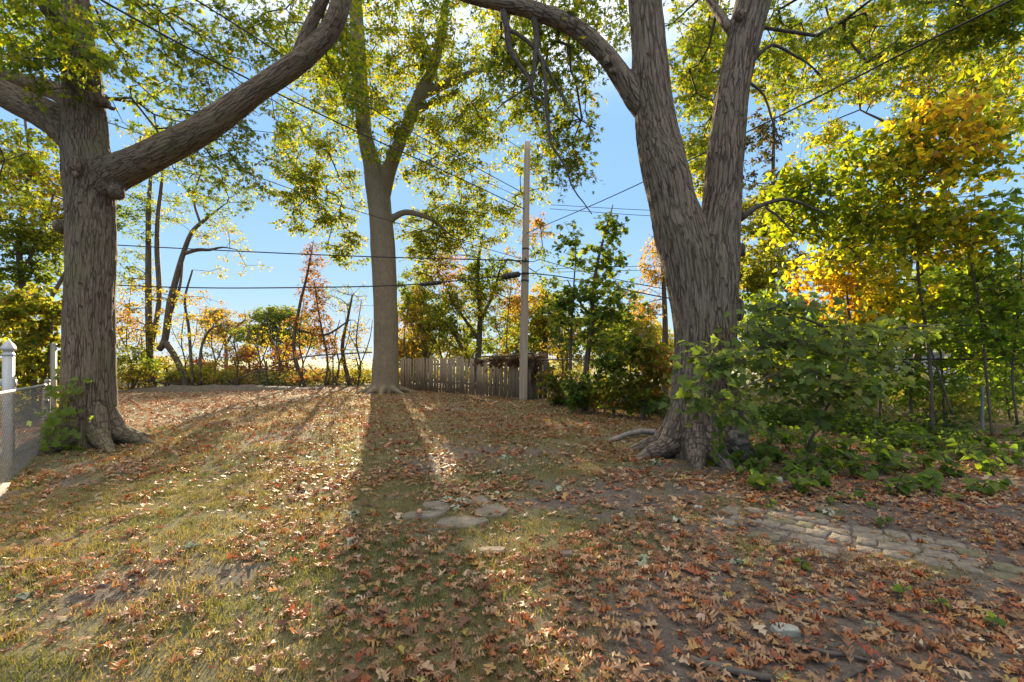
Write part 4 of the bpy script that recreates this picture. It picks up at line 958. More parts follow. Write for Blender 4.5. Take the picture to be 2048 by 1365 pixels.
cable('thin wire just right of the thick slanting service wire', [(200, -55, 7), (286, 2, 8), (420, 85, 9.5), (550, 161, 11), (700, 243, 13), (1052, 400, YP)], .008)
cable('slanting wire entering the sky above the long limb', [(330, -40, 7), (395, 2, 7.6), (500, 68, 8.8), (615, 141, 10.4), (842, 275, 14), (1053, 390, YP)], .013)
cable('service wire climbing from the pole to the top right corner', [(1050, 468, YP), (1200, 404, 13.5), (1382, 319, 10.2), (1635, 195, 7.2), (1800, 110, 6), (2024, 0, 5), (2100, -40, 4.7)], .012)
for k, (ya, yb, yc) in enumerate(((410, 425, 388), (418, 436, 422), (545, 545, 500), (538, 537, 522), (560, 575, 528))):
    cable(['upper of the paired level wires crossing right of the pole', 'lower of the paired level wires crossing right of the pole', 'distant level wire through the yellow tree, middle one', 'distant level wire through the yellow tree, upper one', 'distant level wire through the yellow tree, lowest one'][k],
          [(1100, ya, 24), (1300, yb - 4, 22), (1480, yb, 20), (1760, (yb + yc) / 2 - 3, 17), (2048, yc, 15), (2200, yc - 10, 14)], .013)

def chain_mesh(name, A, B, hA, hB, z0, step, r, mat, parent, off, noise=.0):
    """woven wire: two sets of diagonal strands that pass over and under each other"""
    A = np.asarray(A, float); B = np.asarray(B, float); L = np.linalg.norm(B - A); d = (B - A) / L; nrm = np.array([-d[1], d[0]])
    h = max(hA, hB); geo = Geo(); SA = []; SB = []
    for sgn in (1, -1):
        for s0 in np.arange(-h, L + h, step):
            a0, a1 = (s0, s0 + h * sgn) if sgn > 0 else (s0, s0 - h)
            u0, u1 = 0.0, 1.0
            def at(u): return a0 + (a1 - a0) * u
            lo = 0 if a0 >= 0 and a0 <= L else (((0 if a0 < 0 else L) - a0) / (a1 - a0))
            hi = 1 if 0 <= a1 <= L else (((L if a1 > L else 0) - a0) / (a1 - a0))
            if hi - lo < .02 or lo > 1 or hi < 0 or lo < 0 or hi > 1.0001: continue
            for u_a, u_b, dep in ((lo, hi, .004 * sgn),):
                for u, lst in ((u_a, SA), (u_b, SB)):
                    p = A + d * at(u) + nrm * dep; hh = hA + (hB - hA) * at(u) / L
                    lst.append((p[0], p[1], float(gz(p[0], p[1])) + z0 + hh * u))
    SA = np.array(SA); SB = np.array(SB)
    me = seg_mesh(name, SA, SB, np.full(len(SA), r), np.full(len(SA), r), off, 4)
    o = link(name, me, mat, parent); o['kind'] = 'stuff'; return o
def pipe(name, pts, r, mat, parent, off, sides=10):
    q, rr = resample(np.array(pts, float), np.full(len(pts), r), .15); v, t = tube(q, rr, sides)
    return link(name, tri_mesh(name, v - off, t, smooth=True), mat, parent)
# near left chain link
A = np.array([-7.62, 7.9]); B = np.array([-4.3, 3.4]); off = np.array([*A, 0.0]); d = (B - A) / np.linalg.norm(B - A)
rf = thing('chain_link_fence', off, 'grey chain link fence at the left edge running up to the grey maple', 'fence')
def at(s, z): p = A + d * s; return (p[0], p[1], float(gz(*p)) + z)
Ln = np.linalg.norm(B - A)
pipe('top_rail', [at(0, 1.06), at(1.0, 1.07), at(2.5, 1.12), at(4, 1.14), at(Ln, 1.15)], .023, M_galv, rf, off)
pipe('end_post', [(A[0] + .06, A[1] - .02, -.1), (A[0] - .02, A[1] + .05, 1.12)], .034, M_galv, rf, off)
g = Geo(); g.add(ICO_V * .04 + np.array([A[0] - .02, A[1] + .05, 1.13]), ICO_F); link('post_cap', g.mesh('post_cap', off), M_galv, rf)
for s in (4.9,): pipe('line_post', [at(s, -.1), at(s, 1.1)], .026, M_galv, rf, off)
for z in (.2, .5, .8): 
    p = at(0.03, z); g = Geo(); v, t = tube(np.array([np.array(p) - [0, 0, .02], np.array(p) + [0, 0, .02]]), np.array([.042, .042]), 10); g.add(v, t); link('tension_band', g.mesh('tension_band', off), M_galv, rf)
chain_mesh('wire_mesh', A, B, 1.02, 1.1, .03, .075, .0028, M_wire, rf, off)
g = Geo(); nrm = np.array([-d[1], d[0]])
M_conc = noise_mat('old_concrete', (.26, .24, .20), (.40, .37, .31), 12, rough=.95, bump=.5)
n_ = 14; ss = np.linspace(2.75, Ln, n_)
Vs = []
for s in ss:
    for w, z in ((-.06, -.1), (-.06, .055), (.06, .05), (.06, -.1)):
        p = A + d * s + nrm * (w + .01 * math.sin(s * 7)); Vs.append((p[0], p[1], float(gz(*p)) + z + .008 * math.sin(s * 5 + w * 9)))
Tk = []
for k in range(n_ - 1):
    for j in range(4):
        a_, b_ = 4 * k + j, 4 * k + (j + 1) % 4; Tk += [(a_, b_, b_ + 4), (a_, b_ + 4, a_ + 4)]
Tk += [(0, 2, 1), (0, 3, 2)]
tag(link('kerb', tri_mesh('kerb', Vs, Tk), M_conc), 'low concrete kerb under the left chain link fence', 'kerb')
# white vinyl posts
M_cream = noise_mat('cream_vinyl', (.36, .31, .24), (.46, .41, .32), 3, rough=.5, bump=.02)
def vinyl_post(px, Y, w, h, lab, cap):
    b = np.array([(px - 1024) / F * Y, Y, 0.0]); r = thing('vinyl_post', b, lab, 'fence post')
    g = Geo(); g.box((-w, -w, -.1), (w, w, h)); o = link('shaft', g.mesh('shaft'), M_vinyl if cap else M_cream, r)
    g = Geo()
    if cap:
        prof = [(w * 1.0, h + .002), (w * 1.12, h + .01), (w * 1.12, h + .03), (w * .92, h + .05), (w * .9, h + .075), (w * 1.3, h + .095), (w * 1.3, h + .12), (w * 1.12, h + .15), (w * .78, h + .19), (w * .34, h + .225), (w * .05, h + .25)]
    else: prof = [(w * 1.12, h + .002), (w * 1.12, h + .02), (w * .9, h + .035), (w * .05, h + .045)]
    V = []; T = []
    for x, z in prof: V += [(-x, -x, z), (x, -x, z), (x, x, z), (-x, x, z)]
    for k in range(len(prof) - 1):
        for j in range(4):
            a_, b_ = 4 * k + j, 4 * k + (j + 1) % 4; T += [(a_, b_, b_ + 4), (a_, b_ + 4, a_ + 4)]
    g.add(V, T); link('post_cap', g.mesh('post_cap'), M_vinyl if cap else M_cream, r); return r
vinyl_post(17, 7.2, .048, 1.54, 'white vinyl post with a pointed cap behind the left chain link', True)
vinyl_post(107, 11.3, .042, 1.82, 'slim cream vinyl post with a flat cap close to the left trunk', False)
bx = (-60 - 1024) / F * 7.2
rv = thing('vinyl_fence', (-8.35, 7.25, 0), 'white vinyl fence panel seen through the left chain link', 'fence')
for k in range(6):
    g = Geo(); x = -.16 - k * .17; g.box((x - .08, -.02, .12), (x + .08, .02, 1.1)); o = link('board', g.mesh('board'), M_vinyl, rv); o.location = (.28, 0, 0)
for z in (.08, 1.14):
    g = Geo(); g.box((-1.1, -.03, z - .05), (.9, .03, z + .05)); o = link('rail', g.mesh('rail'), M_vinyl, rv)
# collapsed back fence on the left
A = np.array([(225 - 1024) / F * 23, 23.0]); B = np.array([(738 - 1024) / F * 25.0, 25.0]); off = np.array([*A, 0.0])
rf = thing('chain_link_fence', off, 'sagging overgrown chain link fence along the back left', 'fence')
def BF(px, py): u = (px - 225) / (738 - 225); return P(px, py, 23 + 2.0 * u)
pipe('top_rail', [BF(225, 757), BF(300, 764), BF(353, 769), BF(440, 773), BF(480, 757), BF(520, 741), BF(580, 720), BF(640, 711), BF(744, 705)], .035, M_rust, rf, off)
for px, py in ((533, 722), (666, 712), (400, 730), (290, 730)): pipe('fence_post', [BF(px, 790), BF(px, py)], .035, M_rust, rf, off)
chain_mesh('wire_mesh', A, B, .8, 1.2, .03, .14, .004, M_dwire, rf, off)
# earth bank under it
V = []; T = []; n_ = 30
for k in range(n_):
    u = k / (n_ - 1); p = A + (B - A) * u + np.array([0, -1.0]); hh = (.26 * math.sin(min(1, u * 3.2) * math.pi / 2) * (1 - sstep(.45, .95, u))) + .03 * math.sin(k * 1.7)
    for dy, z in ((-.7, -.06), (-.25, .75 * hh), (.3, hh), (1.2, .6 * hh), (2.2, -.06)): V.append((p[0], p[1] + dy, float(gz(p[0], p[1])) + z))
for k in range(n_ - 1):
    for j in range(4): a_ = 5 * k + j; T += [(a_, a_ + 5, a_ + 6), (a_, a_ + 6, a_ + 1)]
M_earth = noise_mat('dark_earth', (.07, .055, .04), (.14, .11, .075), 8, rough=.95, bump=.8)
tag(link('earth_bank', tri_mesh('earth_bank', V, T, smooth=True), M_earth), kind='structure')
# right chain link
A = np.array([.95, 17.4]); B = np.array([13.0, 6.5]); off = np.array([*A, 0.0]); d = (B - A) / np.linalg.norm(B - A); Ln = np.linalg.norm(B - A)
rf = thing('chain_link_fence', off, 'long dark wire fence behind the forked maple on the right', 'fence')
pipe('top_rail', [at(0, 1.49), at(Ln * .3, 1.48), at(Ln * .6, 1.5), at(Ln, 1.49)], .022, M_rust, rf, off)
for px, mt in ((1200, M_rust), (1432, M_rust), (1640, M_rust), (1822, M_rust), (1965, M_galv)):
    k = (px - 1024) / F; s = (k * A[1] - A[0]) / (d[0] - k * d[1]); pipe('fence_post', [at(s, -.1), at(s, 1.5 if px != 1965 else .95)], .028, mt, rf, off)
chain_mesh('wire_mesh', A, B, 1.44, 1.44, .03, .085, .0022, M_dwire, rf, off)
# neighbour garage behind the right bushes
M_side = noise_mat('pale_siding', (.55, .58, .62), (.64, .67, .70), 2, rough=.7, bump=.05)
M_shing = noise_mat('grey_shingle', (.34, .34, .36), (.46, .46, .48), 9, rough=.9, bump=.4)
c0 = P(1930, 790, 26); rg = thing('garage', (c0[0], 26, 0), 'pale grey garage with a low pitched roof behind the right bushes', 'garage')
for k in range(11):
    g = Geo(); g.box((-5, -.02, k * .17), (5, .0 + .01 * (k % 1), k * .17 + .165)); link('siding_board', g.mesh('siding_board'), M_side, rg)
g = Geo(); g.box((-5, .02, -.1), (5, 6, 1.9)); link('wall', g.mesh('wall'), M_side, rg)
for k in range(6):
    g = Geo(); y0 = -.4 + k * .55; z0 = 1.86 + k * .16
    v = np.array([(-5.3, y0, z0), (5.3, y0, z0), (5.3, y0 + .6, z0 + .174), (-5.3, y0 + .6, z0 + .174)]); v2 = v - [0, 0, .04]
    g.add(np.vstack([v, v2]), [(0, 1, 2), (0, 2, 3), (4, 6, 5), (4, 7, 6), (0, 4, 5), (0, 5, 1), (1, 5, 6), (1, 6, 2), (3, 2, 6), (3, 6, 7), (0, 3, 7), (0, 7, 4)])
    link('shingle_course', g.mesh('shingle_course'), M_shing, rg)
g = Geo(); g.add(np.array([(-5.3, 2.95, 2.78), (5.3, 2.95, 2.78), (5.3, 6.4, 1.86), (-5.3, 6.4, 1.86)]), [(0, 1, 2), (0, 2, 3)]); link('roof', g.mesh('roof'), M_shing, rg)
g = Geo(); g.box((-3.2, -.07, .1), (-1.2, -.025, 1.7)); link('garage_door', g.mesh('garage_door'), M_vinyl, rg)

# ------------------------------------------------------------------ flagstones and pavers
M_flag = noise_mat('flagstone', (.14, .116, .086), (.225, .19, .148), 14, rough=.95, bump=.6, c3=(.18, .15, .113), spec=.1)
def slab(name, outline, h, mat, label=None, cat=None, parent=None, sink=.03, round_=.012, tilt=(0, 0), group=None):
    o2 = np.array(outline, float); c = o2.mean(0); n = len(o2)
    a = (o2 - c); area = np.sum(a[:, 0] * np.roll(a[:, 1], -1) - a[:, 1] * np.roll(a[:, 0], -1))
    if area < 0: a = a[::-1]
    # rough outline: split the edges
    q = []
    for k in range(n):
        p0, p1 = a[k], a[(k + 1) % n]
        for u in (0, .33, .66): q.append(p0 + (p1 - p0) * u + rng.normal(size=2) * .008 * np.linalg.norm(p1 - p0) * (u > 0) * 3)
    q = np.array(q); m = len(q); rr = np.linalg.norm(q, axis=1, keepdims=True)
    ins = q * (1 - round_ / rr)
    z0 = float(gz(*c))
    V = [(x, y, -sink) for x, y in q] + [(x, y, h - round_ * .7) for x, y in q] + [(x, y, h + rng.normal() * .002) for x, y in ins] + [(0, 0, h + .002)]
    T = []
    for k in range(m):
        j = (k + 1) % m
        T += [(k, j, m + j), (k, m + j, m + k), (m + k, m + j, 2 * m + j), (m + k, 2 * m + j, 2 * m + k), (2 * m + k, 2 * m + j, 3 * m)]
    V = np.array(V); V[:, 2] += V[:, 0] * tilt[0] + V[:, 1] * tilt[1]
    o = link(name, tri_mesh(name, V, T), mat, parent); o.location = (c[0], c[1], z0)
    if label: tag(o, label, cat, group)
    return o
zs = lambda pts: [G(760 + x * .1465, 970 + y * .1465) for x, y in pts]
FL = [([(222, 425), (380, 375), (580, 360), (900, 375), (840, 410), (700, 440), (380, 460)], 'long narrow grey flagstone at the left of the ring'),
      ([(620, 200), (740, 180), (800, 230), (930, 270), (950, 330), (850, 355), (570, 300)], 'grey flagstone at the back left of the ring beside the silver plant'),
      ([(1270, 140), (1440, 160), (1480, 235), (1330, 255), (1090, 250), (1230, 190)], 'grey flagstone at the back right of the ring'),
      ([(1390, 270), (1620, 255), (1700, 290), (1760, 350), (1640, 410), (1420, 440), (1290, 400)], 'round grey flagstone at the right of the ring'),
      ([(1130, 405), (1450, 450), (1490, 480), (1380, 520), (1250, 575), (880, 570), (760, 520), (830, 455)], 'broad grey flagstone at the front of the ring')]
flag_pts = []
for pts, lab in FL:
    o2 = zs(pts); flag_pts.append(np.array(o2)); slab('flagstone', o2, .026, M_flag, lab, 'flagstone', round_=.007, tilt=(rng.normal() * .02, -.01), group='ring of five flagstones')
M_pav = noise_mat('worn_paver', (.13, .107, .082), (.235, .20, .158), 16, rough=.95, bump=.8, c3=(.185, .155, .12), spec=.1)
M_mossy = noise_mat('mossy_paver', (.095, .088, .05), (.18, .155, .105), 16, rough=.95, bump=.5, spec=.1)
pstart = np.array([2.05, 4.75]); pd = np.array([.80, -.60]); pn = np.array([.60, .80])
rp = bpy.data.objects.new('paver_path', None); rp.location = (*pstart, 0); COL.objects.link(rp); tag(rp, kind='structure')
pv_r = random.Random(12); paver_pts = []
for row in range(6):
    s = -.25 * abs(row - 2.5) * .0 + pv_r.uniform(-.1, .1) + (.35 if row in (0, 5) else 0)
    while s < 4.2:
        wdt = pv_r.uniform(.14, .29); dep = .165
        c = pstart + pd * (s + wdt / 2) + pn * ((row - 3) * .172 + .012 * math.sin(s * 5))
        miss = pv_r.random() < (.5 if row in (0, 5) else .14 if s > .6 else .35)
        if not miss:
            hw, hd = wdt / 2 - .008, dep / 2 - .006; j = lambda: pv_r.uniform(-.024, .024)
            quad = [(-hw + j(), -hd + j()), (0 + j(), -hd - abs(j()) * .6), (hw + j(), -hd + j()), (hw + abs(j()) * .6, j()), (hw + j(), hd + j()), (j(), hd + abs(j()) * .4), (-hw + j(), hd + j())]
            o2 = [c + pd * x + pn * y for x, y in quad]
            o = slab('paver', o2, .009 + pv_r.uniform(-.010, .008), M_mossy if pv_r.random() < .25 else M_pav, round_=.008, tilt=(pv_r.uniform(-.02, .02), pv_r.uniform(-.02, .02)))
            o.parent = rp; o.location = (o.location[0] - pstart[0], o.location[1] - pstart[1], o.location[2])
            paver_pts.append(c)
        s += wdt
paver_pts = np.array(paver_pts)

# ------------------------------------------------------------------ stones, roots, sticks, small things on the ground
def rock(name, px, py, size, mat, label, cat='stone', seed=0, group=None, z=.0, rough=.35, Yd=None):
    c = np.array([*G(px, py), 0.0]) if Yd is None else P(px, py, Yd)
    if Yd is None: c[2] = float(gz(c[0], c[1])) + z
    n = noise3(ICO3_V * 1.3 + seed * 7.7) * rough + noise3(ICO3_V * 3.5 + seed) * rough * .3
    v = ICO3_V * (1 + n)[:, None]; v = np.clip(v, -.78, .78) * np.asarray(size)
    o = link(name, tri_mesh(name, v, ICO3_F, smooth=False), mat); o.location = c
    return tag(o, label, cat, group)
M_stone = noise_mat('field_stone', (.22, .21, .19), (.40, .38, .34), 9, rough=.9, bump=.5)
M_pale = noise_mat('pale_stone', (.22, .22, .18), (.33, .325, .275), 8, rough=.9, bump=.4)
M_knot = noise_mat('knotted_root_wood', (.12, .085, .06), (.27, .20, .15), 6, rough=.9, bump=.8)
M_tan = noise_mat('tan_shell', (.30, .19, .11), (.42, .28, .17), 6, rough=.7, bump=.3)
rock('stone', 222, 891, (.11, .09, .10), M_pale, 'pale grey stone in the angle of the left maple roots', seed=1)
rock('stone', 205, 897, (.17, .11, .07), M_stone, 'flat grey stone at the foot of the left maple', seed=2)
rock('stone', 262, 884, (.24, .16, .19), M_knot, 'dark rounded lump of wood right of the left maple roots', 'wood lump', seed=3)
rock('stone', 1548, 965, (.10, .07, .07), M_stone, 'small grey stone among leaves in front of the forked maple', seed=4)
rock('stone', 1570, 1268, (.085, .05, .045), M_pale, 'pale green grey stone chunk in the right foreground leaves', seed=5)
rock('stone', 1132, 1112, (.055, .05, .045), M_knot, 'round dark brown stone in the leaves below the flagstone ring', seed=6)
rock('stone', 1640, 1027, (.11, .06, .05), M_mossy, 'flat greenish stone at the upper end of the paver path', seed=7)
rock('seed_ball', 1273, 1258, (.026, .026, .026), M_tan, 'small pinkish round nut lying in the foreground leaves', 'nut', seed=8, z=.015, rough=.1)
rock('seed_ball', 1204, 1232, (.02, .02, .02), M_tan, 'tiny tan nut on bare soil in the middle foreground', 'nut', seed=9, z=.01, rough=.1)
rock('root_lump', 985, 1104, (.12, .08, .05), M_knot, 'dark hollow root lump in the grass below the flagstones', 'root lump', seed=10, rough=.6)
rock('stone', 1395, 1020, (.05, .04, .035), M_pale, 'small pale stone at the left end of the paver path', seed=11)
rb = thing('knotted_root', (*G(1478, 906), 0), 'pale twisted knot of roots in the hollow of the forked maple', 'root')
for k, (px, py, sx, sy) in enumerate(((1466, 876, .07, .09), (1482, 884, .10, .06), (1492, 900, .06, .08), (1470, 898, .06, .05), (1478, 866, .08, .04))):
    c = P(px, py, baseR[1] - .48); n = noise3(ICO3_V * 1.6 + k) * .35
    g = Geo(); g.add(ICO3_V * (1 + n)[:, None] * np.array([sx, .07, sy]) + c, ICO3_F); link('root_knot', g.mesh('root_knot', tuple(rb.location), True), M_knot, rb)
def stick(spec, r, mat, label, cat='stick', name='stick', group=None, z=.02):
    p = []
    for px, py, *zz in spec:
        x, y = G(px, py); p.append((x, y, float(gz(x, y)) + z + (zz[0] if zz else 0)))
    p = np.array(p); q, rr = resample(p, np.linspace(r, r * .6, len(p)), .04); q = q + rng.normal(size=q.shape) * r * .12; v, t = tube(q, rr, 8)
    o = link(name, tri_mesh(name, v - p[0], t, smooth=True), mat); o.location = p[0]; return tag(o, label, cat, group)
stick([(1345, 884, .02), (1310, 874, .05), (1275, 875, .06), (1240, 882, .03), (1222, 885, 0)], .065, noise_mat('fallen_branch_bark', (.17, .14, .12), (.30, .26, .22), 9, bump=.6), 'thick grey fallen branch lying against the left side of the forked maple', 'branch', 'fallen_branch')
stick([(1000, 806), (960, 801), (925, 797)], .045, M_twig, 'dark stick lying along the foot of the picket fence', name='fallen_branch', cat='branch')
stick([(1380, 1325), (1450, 1345), (1540, 1362), (1580, 1375)], .022, M_twig, 'dark stick half buried in leaves at the bottom edge')
stick([(1590, 1296), (1640, 1312), (1700, 1322), (1735, 1330)], .014, M_twig, 'thin dark stick right of the pale stone chunk')
stick([(1640, 1392), (1700, 1360), (1760, 1338)], .014, M_twig, 'forked looking thin stick at the bottom right')
stick([(1395, 1330), (1425, 1318)], .012, M_twig, 'short stick end poking out of the leaves')
stick([(745, 790), (720, 798), (700, 801)], .05, M_knot, 'surface root reaching left from the centre maple', 'root', 'surface_root', z=.0)

# ------------------------------------------------------------------ low plants
def ground_plant(px, py, n, lsize, spread, h, T, pal, mat, label, cat, group, name, key, stems=3, Y=None, flat=False):
    c = np.array([*G(px, py), 0.0]) if Y is None else np.array([(px - 1024) / F * Y, Y, 0.0]); c[2] = float(gz(c[0], c[1]))
    r = thing(name, c, label, cat, group)
    g = Geo(); pos = []; tips = []
    for s in range(stems):
        a = rng.uniform(0, 6.28); e = c + np.array([math.cos(a) * spread * .6, math.sin(a) * spread * .6, h * rng.uniform(.7, 1.1)])
        m_ = c + (e - c) * .5 + np.array([0, 0, h * .2]); q, rr = resample(np.array([c - [0, 0, .02], m_, e]), np.array([.006, .005, .003]) * max(1, h / .3), .05)
        v, t = tube(q, rr, 4, False); g.add(v, t)
        for k in range(max(1, n // stems)):
            u = rng.uniform(.25, 1); i_ = int(u * (len(q) - 1)); b = rng.uniform(0, 6.28)
            dd = np.array([math.cos(b), math.sin(b), rng.uniform(-.1, .3)]); pos.append(q[i_] + dd * lsize * .25); tips.append(dd + np.array([0, 0, -.35]))
    link('stem', g.mesh('stem', c, True), M_stem, r)
    pos = np.array(pos); tips = np.array(tips); R = orient(np.tile([0, 0, 1.0], (len(pos), 1)) + rng.normal(size=(len(pos), 3)) * .35 + np.array([0, -.25, 0]), tips)
    sz = rng.uniform(.7, 1.15, len(pos)) * lsize; ci = rng.integers(0, len(pal), len(pos))
    for i_ in range(len(pos)):
        o = bpy.data.objects.new('leaf', leaf_variant(key + name, T, i_ % len(T), int(ci[i_]), pal[ci[i_]], mat)); COL.objects.link(o); o.parent = r
        M = np.eye(4); M[:3, :3] = R[i_] * sz[i_]; M[:3, 3] = pos[i_] - c; o.matrix_local = Matrix(M.tolist())
    return r
SIL = [(.30, .31, .21), (.38, .38, .27), (.22, .25, .15), (.33, .33, .22)]
for k, (px, py, n, sp, lab) in enumerate(((895, 1003, 26, .13, 'silver leaved plant at the back of the flagstone ring, left clump'), (925, 1002, 22, .10, 'silver leaved plant at the back of the flagstone ring, right clump'), (915, 1016, 12, .07, 'silver leaved tuft in the middle of the flagstone ring'),
        (1000, 995, 14, .12, 'silver leaved plant just right of the flagstone ring'), (1008, 918, 18, .22, 'silver leaved plant on the lawn above the flagstones'), (1000, 948, 12, .14, 'silver leaved tuft between lawn and flagstones'),
        (700, 1090, 14, .09, 'silver leaved tuft at the edge of the sunlit strip'), (520, 1102, 16, .1, 'silver leaved plant in the sunlit grass, middle of three'), (385, 1098, 16, .11, 'silver leaved plant in the sunlit grass, left of three'), (710, 1028, 10, .08, 'silver leaved tuft left of the flagstones'),
        (1280, 1130, 10, .05, 'pale silver seedling in brown leaves right of centre'), (1480, 1132, 12, .07, 'silver leaved plant on bare soil below the paver path'), (1355, 1048, 14, .09, 'silver leaved plant left of the paver path'),
        (1315, 930, 16, .2, 'silver leaved plant at the foot of the forked maple, left side'), (1455, 925, 10, .1, 'silver leaved plant at the foot of the forked maple, right side'), (1660, 1035, 12, .07, 'silver leaved tuft beside the flat greenish stone'), (1115, 985, 8, .08, 'silver leaved tuft on the shaded lawn'), (60, 1188, 10, .07, 'silver green weed in the left foreground'))):
    ground_plant(px, py, n, .05 if py > 1000 else .065, sp, .05, T_heart, SIL, M_silver, lab, 'plant', 'silver leaved ground plants', 'silver_plant', 'small_leaf', 5)
SEED = [(.07, .12, .02), (.09, .14, .025), (.12, .16, .03), (.06, .10, .025)]
wd = [(1790, 990), (1850, 985), (1930, 900), (1690, 1010), (1720, 1005), (1755, 1025), (1600, 990), (1640, 975), (1580, 960), (1500, 950), (1520, 930), (1560, 925), (1470, 935), (1610, 945), (1660, 950), (1870, 1000), (1720, 960), (1760, 950), (1800, 945), (1900, 955), (1980, 950), (2030, 930), (1960, 990), (1540, 905), (1575, 900), (1620, 905), (1680, 905), (1740, 905), (1800, 900), (1860, 905), (1990, 905), (1650, 925), (1850, 940), (1700, 930), (1775, 925), (1925, 925), (2040, 905), (1915, 1005), (1545, 1020), (1660, 1015), (1770, 1060), (1600, 1140), (1800, 1205), (1990, 1270), (1890, 1230), (1520, 985)]
for k, (px, py) in enumerate(wd):
    big = py < 1000 and k not in (3, 4, 5)
    ground_plant(px, py, 26 if big else 8, .115 if big else .06, .34 if big else .08, (.30 if big else .10) * rng.uniform(.7, 1.3), T_broad if k % 3 else T_heart, SEED, M_leaf,
                 ('young green leafy weed ' + ('close to the forked trunk' if px < 1600 else 'between the sapling and the yellow tree' if px < 1800 else 'near the right edge') + (', in brown leaves' if py > 970 else ', front of undergrowth' if py > 935 else ', deep in undergrowth')) if big else 'tiny green seedling ' + ('in brown leaves at the right corner' if py > 1180 else 'between the pavers and the leaves at the lower right' if py > 1100 else 'in leaves right of the path end' if px > 1680 else 'in leaves above the path end'), 'weed', 'weeds under the right fence' if big else 'seedlings near the pavers', 'weed_plant' if big else 'seedling', 'weed_leaf', 5 if big else 2)
for k, (px, py, Y) in enumerate(((1110, 812, 15.6), (1150, 818, 14.6), (1190, 822, 14.2), (1230, 830, 13.2), (1265, 838, 12.6), (1300, 845, 12.0), (1330, 850, 11.5), (1210, 800, 14), (1170, 800, 14.6), (1285, 815, 12.6), (1320, 820, 12.2))):
    ground_plant(px, py, 26, .13, .5, .55, T_heart, SEED, M_leaf, 'leafy green weed clump ' + ('at the pole end of' if px < 1180 else 'below the upright sapling on' if px < 1240 else 'close to the forked maple on') + ' the wire fence' + (', front row' if py > 811 else ', back row'), 'weed', 'weed clumps left of the forked maple', 'weed_clump', 'weed_leaf', 6, Y=Y)
# vine on the left trunk and at the fence end
def vine(label, base, pts, n, pal, T, lsize, spread, key):
    r = thing('climbing_vine', base, label, 'vine'); p = np.array(pts); q, rr = resample(p, np.linspace(.008, .003, len(p)), .06); v, t = tube(q, rr, 5)
    link('stem', tri_mesh('stem', v - np.array(base), t, smooth=True), M_stem, r)
    i_ = rng.integers(0, len(q), n); pos = q[i_] + rng.normal(size=(n, 3)) * spread; pos[:, 2] = np.maximum(pos[:, 2], .05)
    R = orient(np.array([0, -.9, .5]) + rng.normal(size=(n, 3)) * .5, np.array([0, 0, -1.0]) + rng.normal(size=(n, 3)) * .7)
    put_leaves(r, key, T, pos, R, rng.uniform(.7, 1.2, n) * lsize, pal, rng.integers(0, len(pal), n), M_leaf, 200)
bb = np.array([*G(130, 905), 0.0])
vine('dark green vine climbing between the left fence end and trunk', bb, [bb, P(120, 850, 7.75), P(128, 800, 7.75), P(150, 770, 7.75), P(120, 755, 7.7)], 110, DARK[1:4], T_broad, .10, .11, 'vine_leaf')
vine('yellow green vine shoot at the foot of the left fence post', bb + [-.3, -.2, 0], [bb + [-.3, -.2, 0], P(105, 870, 7.5), P(118, 840, 7.5), P(150, 855, 7.5)], 40, YGREEN[1:3], T_broad, .11, .12, 'vine_leaf')
bb = np.array([*G(1448, 925), 0.0])
vine('ivy strand hanging down the seam of the forked maple trunk', bb, [P(1430, 925, 6.7), P(1440, 890, 6.62), P(1436, 850, 6.62), P(1445, 800, 6.6), P(1425, 780, 6.6)], 46, SEED, T_broad, .085, .05, 'ivy_leaf')

# dark undergrowth mass below the right fence
n = 26000
s = rng.random(n); p2 = np.array([1.6, 16.2]) + (np.array([12.2, 6.2]) - np.array([1.6, 16.2])) * s[:, None]
w = rng.random(n) ** 1.3 * np.interp(s, [0, .35, .5, .7, 1], [.8, 1.2, 3.9, 4.1, 3.8]) - .3; p2 = p2 + np.array([-.66, -.75]) * w[:, None]
cl = fbm2(p2[:, 0], p2[:, 1], 1.0, 61.0, 2); kp = (cl + .55 - .22 * w > rng.random(n) * .6) & (np.hypot(p2[:, 0] - baseR[0], p2[:, 1] - baseR[1]) > .9)
p2, w, cl = p2[kp], w[kp], cl[kp]; n = len(w)
z = gz(p2[:, 0], p2[:, 1]) + rng.random(n) ** 1.4 * (.42 - .07 * np.clip(w, 0, 4)) * np.clip(.7 + cl, .3, 1.3) + .02
pos = np.column_stack([p2, z]); R = orient(np.array([0, -.2, 1.0]) + rng.normal(size=(n, 3)) * .5, rng.normal(size=(n, 3)) + [0, 0, -.4])
dk = np.array([(.035, .06, .02), (.05, .085, .024), (.065, .11, .028), (.085, .13, .036)])
o = link('undergrowth', scatter_mesh('undergrowth', T_heartlo, pos, R, rng.uniform(.06, .13, n), dk[rng.integers(0, 4, n)] * rng.uniform(.8, 1.2, (n, 1))), M_leaf)
tag(o, 'low green undergrowth spreading along the foot of the right fence', 'undergrowth', kind='stuff')
